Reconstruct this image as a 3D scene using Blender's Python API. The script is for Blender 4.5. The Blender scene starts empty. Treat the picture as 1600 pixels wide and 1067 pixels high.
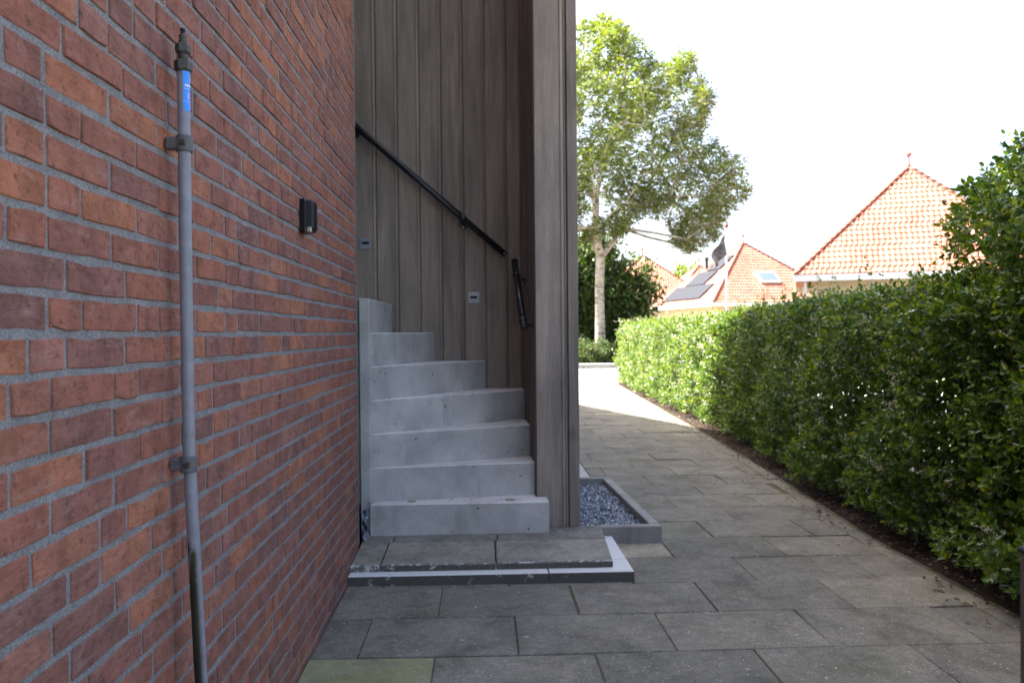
import bpy, math, random
import numpy as np
from mathutils import Vector, Matrix
R = math.radians
random.seed(7); rng = np.random.default_rng(7)
scn = bpy.context.scene
C = scn.collection

# ------------------------------------------------------------------ camera
cam_d = bpy.data.cameras.new('camera'); cam = bpy.data.objects.new('camera', cam_d); C.objects.link(cam)
yaw, pitch, roll = R(2.11), R(-.606), R(.5)
cam.location = (.659, 0, 1.2)
cam.matrix_world = (Matrix.Translation((.659, 0, 1.2)) @ Matrix.Rotation(-yaw, 4, 'Z')
                    @ Matrix.Rotation(R(90) + pitch, 4, 'X') @ Matrix.Rotation(-roll, 4, 'Z'))
cam_d.sensor_width = 36; cam_d.lens = 36 * 1220 / 1600
cam_d.clip_start = .05; cam_d.clip_end = 2000
cam_d.dof.use_dof = True; cam_d.dof.focus_distance = 2.1; cam_d.dof.aperture_fstop = 6.5
scn.camera = cam

# ------------------------------------------------------------------ sky, sun, exposure
SUN = Vector((-.70, .35, 1.0)).normalized()
w = bpy.data.worlds.new('World'); scn.world = w; w.use_nodes = True
wn = w.node_tree; bg = wn.nodes['Background']
sk = wn.nodes.new('ShaderNodeTexSky'); sk.sky_type = 'NISHITA'; sk.sun_disc = False
sk.sun_elevation = math.asin(SUN.z); sk.sun_rotation = math.atan2(SUN.x, SUN.y)
sk.air_density = .8; sk.dust_density = 6; sk.ozone_density = .6
wn.links.new(sk.outputs[0], bg.inputs[0]); bg.inputs[1].default_value = .10
sl = bpy.data.lights.new('sun', 'SUN'); sl.energy = 5; sl.angle = R(.5); sl.color = (1, .95, .87)
so = bpy.data.objects.new('sun', sl); C.objects.link(so); so.location = (-20, 30, 60)
so.rotation_euler = (-SUN).to_track_quat('-Z', 'Y').to_euler()
scn.view_settings.view_transform = 'Standard'; scn.view_settings.look = 'None'
scn.view_settings.exposure = 2.9; scn.view_settings.gamma = 1
scn.render.engine = 'CYCLES'
scn.cycles.max_bounces = 8; scn.cycles.use_denoising = True

# ------------------------------------------------------------------ node helpers
class NT:
    def __init__(s, name):
        s.m = bpy.data.materials.new(name); s.m.use_nodes = True; s.t = s.m.node_tree
        s.b = s.t.nodes['Principled BSDF']; s.out = s.t.nodes['Material Output']
    def n(s, typ, **k):
        nd = s.t.nodes.new(typ)
        for a, v in k.items(): setattr(nd, a, v)
        return nd
    def set(s, sock, v):
        if hasattr(v, 'is_output') or hasattr(v, 'links') and not isinstance(v, (int, float, tuple)): s.t.links.new(v, sock)
        else: sock.default_value = v
    def pos(s, scale=(1, 1, 1), kind='Position'):
        o = s.n('ShaderNodeNewGeometry').outputs['Position'] if kind == 'Position' else s.n('ShaderNodeTexCoord').outputs[kind]
        mp = s.n('ShaderNodeMapping'); s.t.links.new(o, mp.inputs[0]); mp.inputs['Scale'].default_value = scale
        return mp.outputs[0]
    def addvec(s, v, f):
        a = s.n('ShaderNodeVectorMath', operation='ADD'); s.t.links.new(v, a.inputs[0]); s.t.links.new(f, a.inputs[1]); return a.outputs[0]
    def noise(s, vec, scale, detail=4, rough=.55, dist=0):
        x = s.n('ShaderNodeTexNoise'); s.t.links.new(vec, x.inputs['Vector']); x.inputs['Scale'].default_value = scale
        x.inputs['Detail'].default_value = detail; x.inputs['Roughness'].default_value = rough; x.inputs['Distortion'].default_value = dist
        return x.outputs[0]
    def voro(s, vec, scale, feature='F1', rand=1):
        x = s.n('ShaderNodeTexVoronoi', feature=feature); s.t.links.new(vec, x.inputs['Vector']); x.inputs['Scale'].default_value = scale
        x.inputs['Randomness'].default_value = rand
        return x.outputs[0]
    def ramp(s, f, stops):
        x = s.n('ShaderNodeValToRGB'); s.t.links.new(f, x.inputs[0]); e = x.color_ramp.elements
        while len(e) < len(stops): e.new(.5)
        for i, (p, c) in enumerate(stops):
            e[i].position = p; e[i].color = (c, c, c, 1) if isinstance(c, (int, float)) else (*c, 1)
        return x.outputs[0]
    def mix(s, f, a, b, typ='MIX'):
        x = s.n('ShaderNodeMix', data_type='RGBA', blend_type=typ)
        for sock, v in ((x.inputs[0], f), (x.inputs[6], a), (x.inputs[7], b)):
            if isinstance(v, tuple): sock.default_value = (*v, 1) if len(v) == 3 else v
            elif isinstance(v, (int, float)): sock.default_value = v
            else: s.t.links.new(v, sock)
        return x.outputs[2]
    def math(s, op, a, b=0.0, clamp=False):
        x = s.n('ShaderNodeMath', operation=op); x.use_clamp = clamp
        for sock, v in ((x.inputs[0], a), (x.inputs[1], b)):
            if isinstance(v, (int, float)): sock.default_value = v
            else: s.t.links.new(v, sock)
        return x.outputs[0]
    def rand(s):
        a = s.n('ShaderNodeObjectInfo').outputs['Random']; b = s.n('ShaderNodeNewGeometry').outputs['Random Per Island']
        return s.math('FRACT', s.math('ADD', a, b))
    def z(s):
        x = s.n('ShaderNodeSeparateXYZ'); s.t.links.new(s.n('ShaderNodeNewGeometry').outputs['Position'], x.inputs[0]); return x.outputs[2]
    def bump(s, h, strength=.3, dist=.005):
        x = s.n('ShaderNodeBump'); s.t.links.new(h, x.inputs['Height']); x.inputs['Strength'].default_value = strength; x.inputs['Distance'].default_value = dist
        s.t.links.new(x.outputs[0], s.b.inputs['Normal'])
    def col(s, c):
        if isinstance(c, tuple): s.b.inputs['Base Color'].default_value = (*c, 1)
        else: s.t.links.new(c, s.b.inputs['Base Color'])
    def rough(s, v, spec=.3):
        if isinstance(v, (int, float)): s.b.inputs['Roughness'].default_value = v
        else: s.t.links.new(v, s.b.inputs['Roughness'])
        s.b.inputs['Specular IOR Level'].default_value = spec

M = {}
def plain(name, c, rough=.6, spec=.3, metal=0, var=.12, scale=30, bump=0):
    t = NT(name); v = t.pos()
    nz = t.noise(v, scale)
    t.col(t.mix(1, c, t.ramp(nz, [(.2, 1 - var), (.8, 1 + var)]), 'MULTIPLY')); t.rough(rough, spec); t.b.inputs['Metallic'].default_value = metal
    if bump: t.bump(t.noise(v, scale * 4), bump, .003)
    M[name] = t.m; return t

# brick
t = NT('brick'); v = t.pos(); r = t.rand()
base = t.ramp(r, [(0, (.205, .100, .082)), (.22, (.262, .110, .080)), (.45, (.305, .118, .076)), (.62, (.238, .104, .080)), (.8, (.360, .140, .076)), (1, (.275, .128, .104))])
big = t.noise(v, 14, 5, .6, .4); mid = t.noise(v, 55, 5, .65); fine = t.noise(v, 230, 4, .7)
c = t.mix(1, base, t.ramp(big, [(.25, .62), (.5, 1.0), (.75, 1.38)]), 'MULTIPLY')
c = t.mix(t.ramp(mid, [(.30, .7), (.46, 0)]), c, (.07, .038, .032))
c = t.mix(t.ramp(fine, [(.28, .75), (.42, 0)]), c, (.045, .028, .025))
st = t.pos((9, 9, 26)); effl = t.noise(st, 1.0, 5, .62, 1.0)
c = t.mix(t.math('MULTIPLY', t.ramp(effl, [(.55, 0), (.70, .5)]), t.ramp(mid, [(.35, .3), (.65, 1)])), c, (.36, .25, .22))
dirt = t.n('ShaderNodeMapRange'); t.t.links.new(t.z(), dirt.inputs[0])
dirt.inputs[1].default_value = 0; dirt.inputs[2].default_value = .9; dirt.inputs[3].default_value = .38; dirt.inputs[4].default_value = 0
c = t.mix(t.math('MULTIPLY', dirt.outputs[0], t.ramp(t.noise(v, 5), [(.25, .2), (.7, 1)])), c, (.115, .066, .055))
t.col(c); t.rough(.88, .2)
t.bump(t.math('ADD', t.math('MULTIPLY', fine, .35), t.math('ADD', t.math('MULTIPLY', mid, .9), t.noise(t.pos((20, 20, 60)), 1, 3))), 1.0, .005)
M['brick'] = t.m
# mortar
t = NT('mortar'); v = t.pos()
g = t.noise(v, 260, 3, .75); g2 = t.noise(v, 16, 4)
c = t.mix(1, t.ramp(g, [(.25, (.09, .09, .09)), (.5, (.245, .243, .24)), (.75, (.40, .395, .39))]), t.ramp(g2, [(.25, .78), (.75, 1.2)]), 'MULTIPLY')
c = t.mix(t.ramp(t.voro(v, 60), [(.05, .7), (.1, 0)]), c, (.5, .49, .46))
t.col(c); t.rough(.95, .15); t.bump(t.math('ADD', g, t.math('MULTIPLY', t.noise(v, 90, 3), 1.5)), .9, .004); M['mortar'] = t.m
# far brick (procedural)
t = NT('brick_far'); br = t.n('ShaderNodeTexBrick'); sx = t.n('ShaderNodeSeparateXYZ'); t.t.links.new(t.n('ShaderNodeNewGeometry').outputs['Position'], sx.inputs[0])
cx = t.n('ShaderNodeCombineXYZ'); t.t.links.new(t.math('ADD', sx.outputs[0], sx.outputs[1]), cx.inputs[0]); t.t.links.new(sx.outputs[2], cx.inputs[1])
t.t.links.new(cx.outputs[0], br.inputs[0]); br.inputs['Scale'].default_value = 1; br.inputs['Brick Width'].default_value = .205; br.inputs['Row Height'].default_value = .0622; br.inputs['Mortar Size'].default_value = .0055
br.inputs['Color1'].default_value = (.28, .09, .052, 1); br.inputs['Color2'].default_value = (.17, .066, .052, 1); br.inputs['Mortar'].default_value = (.2, .2, .2, 1)
t.col(br.outputs[0]); t.rough(.9, .2); M['brick_far'] = t.m
# concrete
def concrete(name, c, pits=True, blot=.28):
    t = NT(name); v = t.pos()
    a = t.noise(v, 3.2, 5, .6, .3); b = t.noise(v, 120, 4, .65); s2 = t.noise(t.pos((7, 7, 2.2)), 1.1, 6, .68, .6)
    k = t.mix(1, c, t.ramp(a, [(.28, 1 - blot), (.72, 1 + blot * .55)]), 'MULTIPLY')
    k = t.mix(1, k, t.ramp(b, [(.25, .86), (.75, 1.1)]), 'MULTIPLY')
    k = t.mix(t.ramp(s2, [(.53, 0), (.72, .6)]), k, tuple(x * .5 for x in c))
    h = b
    if pits:
        p = t.voro(v, 17); pm = t.math('MULTIPLY', t.ramp(p, [(.075, 1), (.13, 0)]), t.ramp(t.noise(v, 7), [(.48, 0), (.56, 1)]))
        k = t.mix(pm, k, tuple(x * .22 for x in c)); h = t.math('SUBTRACT', b, t.math('MULTIPLY', pm, 3))
        q = t.voro(v, 45); qm = t.math('MULTIPLY', t.ramp(q, [(.08, 1), (.14, 0)]), t.ramp(t.noise(v, 11), [(.52, 0), (.6, .8)]))
        k = t.mix(qm, k, tuple(x * .3 for x in c))
    t.col(k); t.rough(.8, .25); t.bump(h, .25, .004); M[name] = t.m; return t
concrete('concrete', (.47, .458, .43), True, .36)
concrete('concrete_skylit', (.62, .60, .56), True, .2)  # lighter copy for the treads: skylight from above put into the colour
concrete('kerb', (.27, .262, .24), False)
concrete('pale_concrete', (.40, .40, .39), False, .15)
# pavers
def paver(name, c, green=0):
    t = NT(name); v = t.pos(); r = t.rand()
    a = t.noise(v, 4.5, 6, .65, .4); b = t.noise(v, 130, 5, .8); d = t.noise(v, 26, 5, .65)
    k = t.mix(1, c, t.ramp(r, [(0, (.84, .85, .86)), (.5, (1, 1, .985)), (1, (1.16, 1.15, 1.10))]), 'MULTIPLY')
    k = t.mix(1, k, t.ramp(a, [(.28, .58), (.5, 1), (.75, 1.34)]), 'MULTIPLY')
    k = t.mix(t.ramp(t.noise(v, 1.7, 5, .6, .5), [(.52, 0), (.70, .38)]), k, (.10, .115, .06))
    k = t.mix(1, k, t.ramp(b, [(.25, .42), (.5, 1), (.75, 1.7)]), 'MULTIPLY')
    k = t.mix(1, k, t.ramp(d, [(.3, .8), (.7, 1.18)]), 'MULTIPLY')
    sp = t.math('MULTIPLY', t.ramp(t.voro(v, 46), [(.10, 1), (.17, 0)]), t.ramp(t.noise(v, 19), [(.45, 0), (.53, .9)]))
    k = t.mix(sp, k, (.42, .41, .37))
    sp2 = t.math('MULTIPLY', t.ramp(t.voro(v, 9), [(.09, 1), (.13, 0)]), t.ramp(t.noise(v, 6), [(.55, 0), (.6, .55)]))
    k = t.mix(sp2, k, (.38, .38, .36))
    if green:
        k = t.mix(t.ramp(t.noise(v, 3.1, 4), [(.32, 0), (.62, .6)]), k, (.235, .24, .085))
    t.col(k); t.rough(.85, .25); t.bump(t.math('ADD', b, t.math('MULTIPLY', d, .8)), .35, .003); M[name] = t.m
paver('paver', (.166, .155, .126)); paver('paver_green', (.25, .245, .165), 1); paver('paver_sand', (.30, .265, .20)); paver('slab', (.215, .205, .172))
# painted white edge with chips
t = NT('white_paint'); v = t.pos(); n1 = t.noise(v, 34, 5, .65, .1); n2 = t.noise(v, 160, 3, .6)
k = t.mix(t.ramp(n1, [(.31, 1), (.36, 0)]), t.mix(1, (.62, .625, .61), t.ramp(n2, [(.3, .78), (.7, 1.08)]), 'MULTIPLY'), (.16, .155, .14))
t.col(k); t.rough(.7, .3); t.bump(n1, .3, .002); M['white_paint'] = t.m
t = NT('worn_paint'); v = t.pos(); n1 = t.noise(v, 42, 6, .75, .1); n2 = t.noise(v, 150, 3, .6)
k = t.mix(t.ramp(n1, [(.50, 1), (.56, 0)]), t.mix(1, (.48, .49, .48), t.ramp(n2, [(.3, .75), (.7, 1.1)]), 'MULTIPLY'), (.13, .125, .105))
t.col(k); t.rough(.75, .25); t.bump(n1, .4, .003); M['worn_paint'] = t.m
t = NT('slab_edge'); v = t.pos(); n1 = t.noise(v, 20, 4, .6, .1); n2 = t.noise(v, 150, 4, .7)
k = t.mix(t.ramp(n1, [(.60, 0), (.68, .7)]), t.mix(1, (.085, .08, .068), t.ramp(n2, [(.3, .6), (.7, 1.5)]), 'MULTIPLY'), (.5, .5, .48))
t.col(k); t.rough(.9, .2); t.bump(n2, .5, .003); M['slab_edge'] = t.m
# joint sand / soil
t = NT('joint'); v = t.pos(); k = t.ramp(t.noise(v, 6, 5), [(.3, (.075, .068, .055)), (.5, (.11, .10, .08)), (.62, (.075, .085, .035)), (.8, (.06, .08, .025))])
t.col(t.mix(1, k, t.ramp(t.noise(v, 200, 3), [(.3, .6), (.7, 1.4)]), 'MULTIPLY')); t.rough(.95, .1); t.bump(t.noise(v, 150), .6, .004); M['joint'] = t.m
t = NT('soil'); v = t.pos(); k = t.ramp(t.noise(v, 9, 6, .7), [(.3, (.018, .013, .010)), (.55, (.036, .026, .019)), (.75, (.065, .047, .034))])
t.col(t.mix(1, k, t.ramp(t.noise(v, 140, 3), [(.3, .5), (.7, 1.5)]), 'MULTIPLY')); t.rough(.95, .1); t.bump(t.noise(v, 70, 5), 1, .02); M['soil'] = t.m
t = NT('ground'); v = t.pos(); k = t.ramp(t.noise(v, .6, 6), [(.3, (.10, .12, .05)), (.5, (.20, .19, .14)), (.7, (.30, .28, .22))])
t.col(k); t.rough(.95, .1); M['ground'] = t.m
t = NT('road'); v = t.pos(); br = t.n('ShaderNodeTexBrick'); t.t.links.new(v, br.inputs[0]); br.inputs['Scale'].default_value = 1
br.inputs['Brick Width'].default_value = .6; br.inputs['Row Height'].default_value = .397; br.inputs['Mortar Size'].default_value = .006
br.inputs['Color1'].default_value = (.19, .185, .165, 1); br.inputs['Color2'].default_value = (.25, .24, .21, 1); br.inputs['Mortar'].default_value = (.11, .105, .08, 1)
t.col(t.mix(1, br.outputs[0], t.ramp(t.noise(v, 3, 5), [(.3, .8), (.7, 1.15)]), 'MULTIPLY')); t.rough(.9, .2); M['road'] = t.m
# wood cladding
def wood(name, c1, c2):
    t = NT(name); r = t.n('ShaderNodeObjectInfo').outputs['Random']
    off = t.n('ShaderNodeCombineXYZ'); t.t.links.new(t.math('MULTIPLY', r, 40), off.inputs[0]); t.t.links.new(t.math('MULTIPLY', r, 17), off.inputs[2])
    v = t.addvec(t.pos((1, 1, .045)), off.outputs[0]); vb = t.addvec(t.pos((1, 1, .10)), off.outputs[0]); v2 = t.addvec(t.pos((1, 1, .35)), off.outputs[0])
    g = t.noise(v, 62, 6, .65, .8); fibre = t.noise(v, 380, 3, .6); band = t.noise(vb, 13, 3, .5, 1.2); blot = t.noise(v2, 3.2, 4, .55, .6)
    k = t.ramp(g, [(.22, c1), (.5, tuple((a + b) / 2 for a, b in zip(c1, c2))), (.8, c2)])
    k = t.mix(1, k, t.ramp(band, [(.28, .78), (.5, 1), (.72, 1.24)]), 'MULTIPLY')
    k = t.mix(1, k, t.ramp(blot, [(.28, .76), (.72, 1.22)]), 'MULTIPLY')
    k = t.mix(1, k, t.ramp(fibre, [(.3, .86), (.7, 1.12)]), 'MULTIPLY')
    k = t.mix(1, k, t.ramp(r, [(0, .88), (1, 1.1)]), 'MULTIPLY')
    kn = t.voro(t.addvec(t.pos((1, 1, .55)), off.outputs[0]), 2.6)
    k = t.mix(t.ramp(kn, [(.03, .55), (.09, 0)]), k, tuple(x * .35 for x in c1))
    t.col(k); t.rough(.62, .35); t.bump(t.math('ADD', g, fibre), .22, .002); M[name] = t.m
wood('wood', (.172, .137, .106), (.275, .227, .180)); wood('wood_shaded', (.105, .083, .067), (.165, .135, .111)); wood('wood_pale', (.225, .187, .150), (.325, .277, .23))  # the darkest of the three has the side wall's shade put into its colour
plain('black_metal', (.012, .012, .014), .35, .5, 0, .2, 60)
plain('black_plastic', (.007, .007, .008), .3, .3, 0, .15, 60)
plain('grey_plastic', (.17, .175, .185), .45, .4, 0, .1, 40)
plain('fixture', (.25, .26, .285), .4, .5, .3, .08, 60)
plain('silver', (.45, .44, .42), .35, .5, .6, .1, 60)
plain('brass_dark', (.058, .055, .042), .5, .45, .3, .35, 70, .2); plain('clamp_grey', (.10, .10, .105), .55, .4, 0, .3, 60, .2)
plain('dark_hole', (.006, .006, .006), .9, .1)
plain('zinc', (.22, .21, .20), .5, .4, .4, .15, 20)
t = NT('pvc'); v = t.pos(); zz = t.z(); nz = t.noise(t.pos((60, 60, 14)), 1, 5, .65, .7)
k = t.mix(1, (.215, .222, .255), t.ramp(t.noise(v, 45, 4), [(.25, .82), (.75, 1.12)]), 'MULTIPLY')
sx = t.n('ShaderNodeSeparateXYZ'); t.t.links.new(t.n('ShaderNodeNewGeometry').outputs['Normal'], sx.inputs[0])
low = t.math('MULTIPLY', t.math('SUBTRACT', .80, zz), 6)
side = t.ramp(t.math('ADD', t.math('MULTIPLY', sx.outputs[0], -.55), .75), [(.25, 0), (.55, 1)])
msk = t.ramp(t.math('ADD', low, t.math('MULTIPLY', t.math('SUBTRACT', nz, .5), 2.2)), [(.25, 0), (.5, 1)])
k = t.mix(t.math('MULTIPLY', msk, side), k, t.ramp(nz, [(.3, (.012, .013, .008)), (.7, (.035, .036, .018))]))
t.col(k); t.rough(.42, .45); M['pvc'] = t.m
plain('sticker_blue', (.03, .26, .85), .35, .5, 0, .05); plain('sticker_white', (.8, .8, .82), .4, .4, 0, .03)
t = NT('gravel'); v = t.pos(); r = t.rand()
t.col(t.mix(1, t.ramp(r, [(0, (.10, .11, .128)), (.4, (.23, .25, .28)), (.75, (.40, .425, .465)), (.93, (.6, .62, .65)), (1, (.8, .8, .8))]), t.ramp(t.noise(v, 150), [(.3, .75), (.7, 1.2)]), 'MULTIPLY'))
t.rough(.6, .4); M['gravel'] = t.m
# leaves
def leaf(name, stops, trans=.4, rough=.38, gloss=.06, tint=(1.25, 1.25, .45)):
    t = NT(name); r = t.rand(); k = t.ramp(r, stops)
    d = t.n('ShaderNodeBsdfDiffuse'); tr = t.n('ShaderNodeBsdfTranslucent'); gl = t.n('ShaderNodeBsdfGlossy'); m1 = t.n('ShaderNodeMixShader'); m2 = t.n('ShaderNodeMixShader')
    fr = t.n('ShaderNodeFresnel'); fr.inputs[0].default_value = 1.42
    t.t.links.new(k, d.inputs[0]); t.t.links.new(t.mix(1, k, tint, 'MULTIPLY'), tr.inputs[0]); gl.inputs['Roughness'].default_value = rough
    gl.inputs['Color'].default_value = (1, 1, 1, 1)
    m1.inputs[0].default_value = trans; t.t.links.new(d.outputs[0], m1.inputs[1]); t.t.links.new(tr.outputs[0], m1.inputs[2])
    t.t.links.new(t.math('ADD', t.math('MULTIPLY', fr.outputs[0], .35), gloss - .03, True), m2.inputs[0]); t.t.links.new(m1.outputs[0], m2.inputs[1]); t.t.links.new(gl.outputs[0], m2.inputs[2])
    t.t.links.new(m2.outputs[0], t.out.inputs[0]); M[name] = t.m
leaf('privet', [(0, (.022, .058, .006)), (.35, (.044, .112, .009)), (.7, (.080, .168, .012)), (.9, (.15, .24, .02)), (1, (.22, .30, .035))], .44, .38, .045, (2.1, 1.6, .3))
leaf('tree_leaf', [(0, (.075, .118, .014)), (.4, (.105, .160, .018)), (.75, (.145, .195, .024)), (1, (.185, .23, .032))], .50, .6, .012, (1.4, 1.3, .4))
leaf('dark_leaf', [(0, (.028, .056, .012)), (.5, (.05, .098, .02)), (1, (.085, .15, .028))], .3, .45, .02)
leaf('low_leaf', [(0, (.03, .06, .014)), (.6, (.06, .11, .02)), (.9, (.09, .15, .03)), (1, (.22, .12, .07))], .3, .45, .03)
leaf('petal', [(0, (.48, .44, .30)), (.5, (.62, .58, .44)), (1, (.72, .70, .58))], .35, .6, .02, (1, 1, .85))
leaf('dead_leaf', [(0, (.03, .018, .013)), (.4, (.065, .038, .026)), (.8, (.13, .08, .055)), (1, (.30, .24, .18))], .15, .7, .01, (1, .9, .7))
plain('bark', (.10, .078, .055), .9, .15, 0, .4, 40, .6)
t = NT('pale_bark'); v = t.pos((1, 1, .8)); n1 = t.noise(v, 5, 6, .7, .5); n2 = t.noise(t.pos((1, 1, 3.5)), 3, 5, .7, .6)
k = t.ramp(n1, [(.3, (.28, .235, .18)), (.5, (.44, .39, .32)), (.7, (.58, .53, .46))]); k = t.mix(t.ramp(n2, [(.52, 0), (.6, .85)]), k, (.05, .045, .03))
t.col(k); t.rough(.9, .15); t.bump(n1, .6, .03); M['pale_bark'] = t.m
# roof
t = NT('roof_tile'); v = t.pos(); r = t.rand()
k = t.mix(1, t.ramp(r, [(0, (.28, .098, .066)), (.4, (.34, .125, .086)), (.75, (.37, .148, .103)), (1, (.30, .104, .070))]), t.ramp(t.noise(v, .8, 5), [(.3, .86), (.7, 1.12)]), 'MULTIPLY')
t.col(k); t.rough(.8, .25); M['roof_tile'] = t.m
plain('white_trim', (.78, .78, .77), .5, .4, 0, .03); plain('cream', (.62, .52, .37), .9, .2, 0, .08, 8, .2)
plain('solar', (.014, .016, .022), .6, .10, 0, .05); plain('glass', (.10, .13, .17), .06, .8, 0, .05); plain('flagpole', (.72, .72, .72), .4, .4)
t = NT('flag'); t.col(t.ramp(t.noise(t.pos((1, 1, 2)), 2.2, 3), [(.35, (.09, .086, .10)), (.55, (.19, .18, .19)), (.7, (.36, .32, .32))])); t.rough(.85, .2); M['flag'] = t.m
plain('grass_far', (.06, .10, .02), .95, .1, 0, .4, 2); plain('far_kerb', (.34, .33, .31), .9, .2, 0, .15, 6)
t = NT('plastic_scrap'); v = t.pos(); t.col(t.ramp(t.noise(v, 30, 4), [(.35, (.03, .03, .035)), (.5, (.16, .18, .22)), (.65, (.30, .32, .36))])); t.rough(.3, .5); M['scrap'] = t.m

# ------------------------------------------------------------------ mesh helpers
def thing(name, loc, label, cat, group=None, kind=None):
    o = bpy.data.objects.new(name, None); C.objects.link(o); o.location = loc; o.empty_display_size = .1
    o['label'] = label; o['category'] = cat
    if group: o['group'] = group
    return o
def meshdata(name, vs, fs, mat, smooth=False):
    me = bpy.data.meshes.new(name); me.from_pydata([tuple(v) for v in vs], [], [tuple(f) for f in fs]); me.update()
    if mat: me.materials.append(M[mat] if isinstance(mat, str) else mat)
    if smooth: me.polygons.foreach_set('use_smooth', [True] * len(me.polygons))
    return me
def put(name, me, parent=None, loc=(0, 0, 0)):
    o = bpy.data.objects.new(name, me); C.objects.link(o)
    if parent: o.parent = parent
    o.location = loc; return o
WLOC = {}
def wloc(o):
    p = Vector((0, 0, 0))
    while o: p = p + o.location; o = o.parent
    return p
def part(name, vs, fs, mat, parent=None, smooth=False, kind=None):
    b = wloc(parent) if parent else Vector((0, 0, 0))
    vs = [(x[0] - b.x, x[1] - b.y, x[2] - b.z) for x in vs]
    o = put(name, meshdata(name, vs, fs, mat, smooth), parent)
    if kind: o['kind'] = kind
    return o
def tagged(o, label, cat, group=None):
    o['label'] = label; o['category'] = cat
    if group: o['group'] = group
    return o
BOXF = [(0, 3, 2, 1), (4, 5, 6, 7), (0, 1, 5, 4), (1, 2, 6, 5), (2, 3, 7, 6), (3, 0, 4, 7)]
def box(x0, x1, y0, y1, z0, z1):
    return [(x0, y0, z0), (x1, y0, z0), (x1, y1, z0), (x0, y1, z0), (x0, y0, z1), (x1, y0, z1), (x1, y1, z1), (x0, y1, z1)], BOXF
def prism(poly, z0, z1, cham=0.0):
    """poly ccw in plan -> prism; top edge chamfered"""
    n = len(poly); cx = sum(p[0] for p in poly) / n; cy = sum(p[1] for p in poly) / n
    vs = [(p[0], p[1], z0) for p in poly]; fs = [tuple(range(n - 1, -1, -1))]
    vs += [(p[0], p[1], z1 - cham) for p in poly]
    fs += [(i, (i + 1) % n, n + (i + 1) % n, n + i) for i in range(n)]
    if cham:
        ins = []
        for i in range(n):
            a, b, c = Vector(poly[i - 1][:2]), Vector(poly[i][:2]), Vector(poly[(i + 1) % n][:2])
            d1 = (b - a).normalized(); d2 = (c - b).normalized(); n1 = Vector((-d1.y, d1.x)); n2 = Vector((-d2.y, d2.x))
            k = 1 + n1.dot(n2); m = (n1 + n2) / max(k, .3); ins.append(b + m * cham)
        vs += [(p.x, p.y, z1) for p in ins]
        fs += [(n + i, n + (i + 1) % n, 2 * n + (i + 1) % n, 2 * n + i) for i in range(n)]; fs.append(tuple(range(2 * n, 3 * n)))
    else: fs.append(tuple(range(n, 2 * n)))
    return vs, fs
def cbox(x0, x1, y0, y1, z0, z1, c=.004):
    """box with all edges chamfered"""
    vs, fs = [], []
    xs, ys, zs = (x0, x1), (y0, y1), (z0, z1); idx = {}
    for i in (0, 1):
        for j in (0, 1):
            for k in (0, 1):
                P = [xs[i], ys[j], zs[k]]; s = [1 if q == 0 else -1 for q in (i, j, k)]
                for a in range(3):
                    q = [P[b] + (s[b] * c if b != a else 0) for b in range(3)]
                    idx[(i, j, k, a)] = len(vs); vs.append(tuple(q))
    cc = [(0, 0), (1, 0), (1, 1), (0, 1)]
    for a in range(3):
        b, d = [(1, 2), (2, 0), (0, 1)][a]
        for s in (0, 1):
            f = []
            for (u, v) in cc:
                key = [0, 0, 0]; key[a] = s; key[b] = u; key[d] = v; f.append(idx[(*key, a)])
            fs.append(tuple(f if s else f[::-1]))
        for (u, v) in cc:      # edge along axis a
            k0 = [0, 0, 0]; k0[b] = u; k0[d] = v; k1 = list(k0); k1[a] = 1
            fs.append((idx[(*k0, b)], idx[(*k1, b)], idx[(*k1, d)], idx[(*k0, d)]))
    for i in (0, 1):
        for j in (0, 1):
            for k in (0, 1): fs.append((idx[(i, j, k, 0)], idx[(i, j, k, 1)], idx[(i, j, k, 2)]))
    return vs, fs
def tube(path, rad, seg=12, cap=True):
    path = [Vector(p) for p in path]; n = len(path)
    if isinstance(rad, (int, float)): rad = [rad] * n
    vs, fs = [], []; up = None
    for i, p in enumerate(path):
        d = (path[min(i + 1, n - 1)] - path[max(i - 1, 0)]).normalized()
        if up is None: up = d.orthogonal().normalized()
        u = (up - d * up.dot(d)).normalized(); up = u; q = d.cross(u)
        for k in range(seg):
            a = 2 * math.pi * k / seg; vs.append(p + (u * math.cos(a) + q * math.sin(a)) * rad[i])
    for i in range(n - 1):
        for k in range(seg):
            a, b = i * seg + k, i * seg + (k + 1) % seg; fs.append((a, b, b + seg, a + seg))
    if cap: fs += [tuple(range(seg - 1, -1, -1)), tuple(range((n - 1) * seg, n * seg))]
    return vs, fs
def join(*ms):
    vs, fs = [], []
    for v, f in ms:
        o = len(vs); vs += list(v); fs += [tuple(i + o for i in q) for q in f]
    return vs, fs
def lathe(prof, seg=16, c=(0, 0), phase=0):
    vs, fs = [], []
    for (r, z) in prof:
        for k in range(seg):
            a = 2 * math.pi * k / seg + phase; vs.append((c[0] + r * math.cos(a), c[1] + r * math.sin(a), z))
    for i in range(len(prof) - 1):
        for k in range(seg):
            a, b = i * seg + k, i * seg + (k + 1) % seg; fs.append((a, b, b + seg, a + seg))
    fs += [tuple(range(seg - 1, -1, -1)), tuple(range((len(prof) - 1) * seg, len(prof) * seg))]
    return vs, fs
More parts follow.
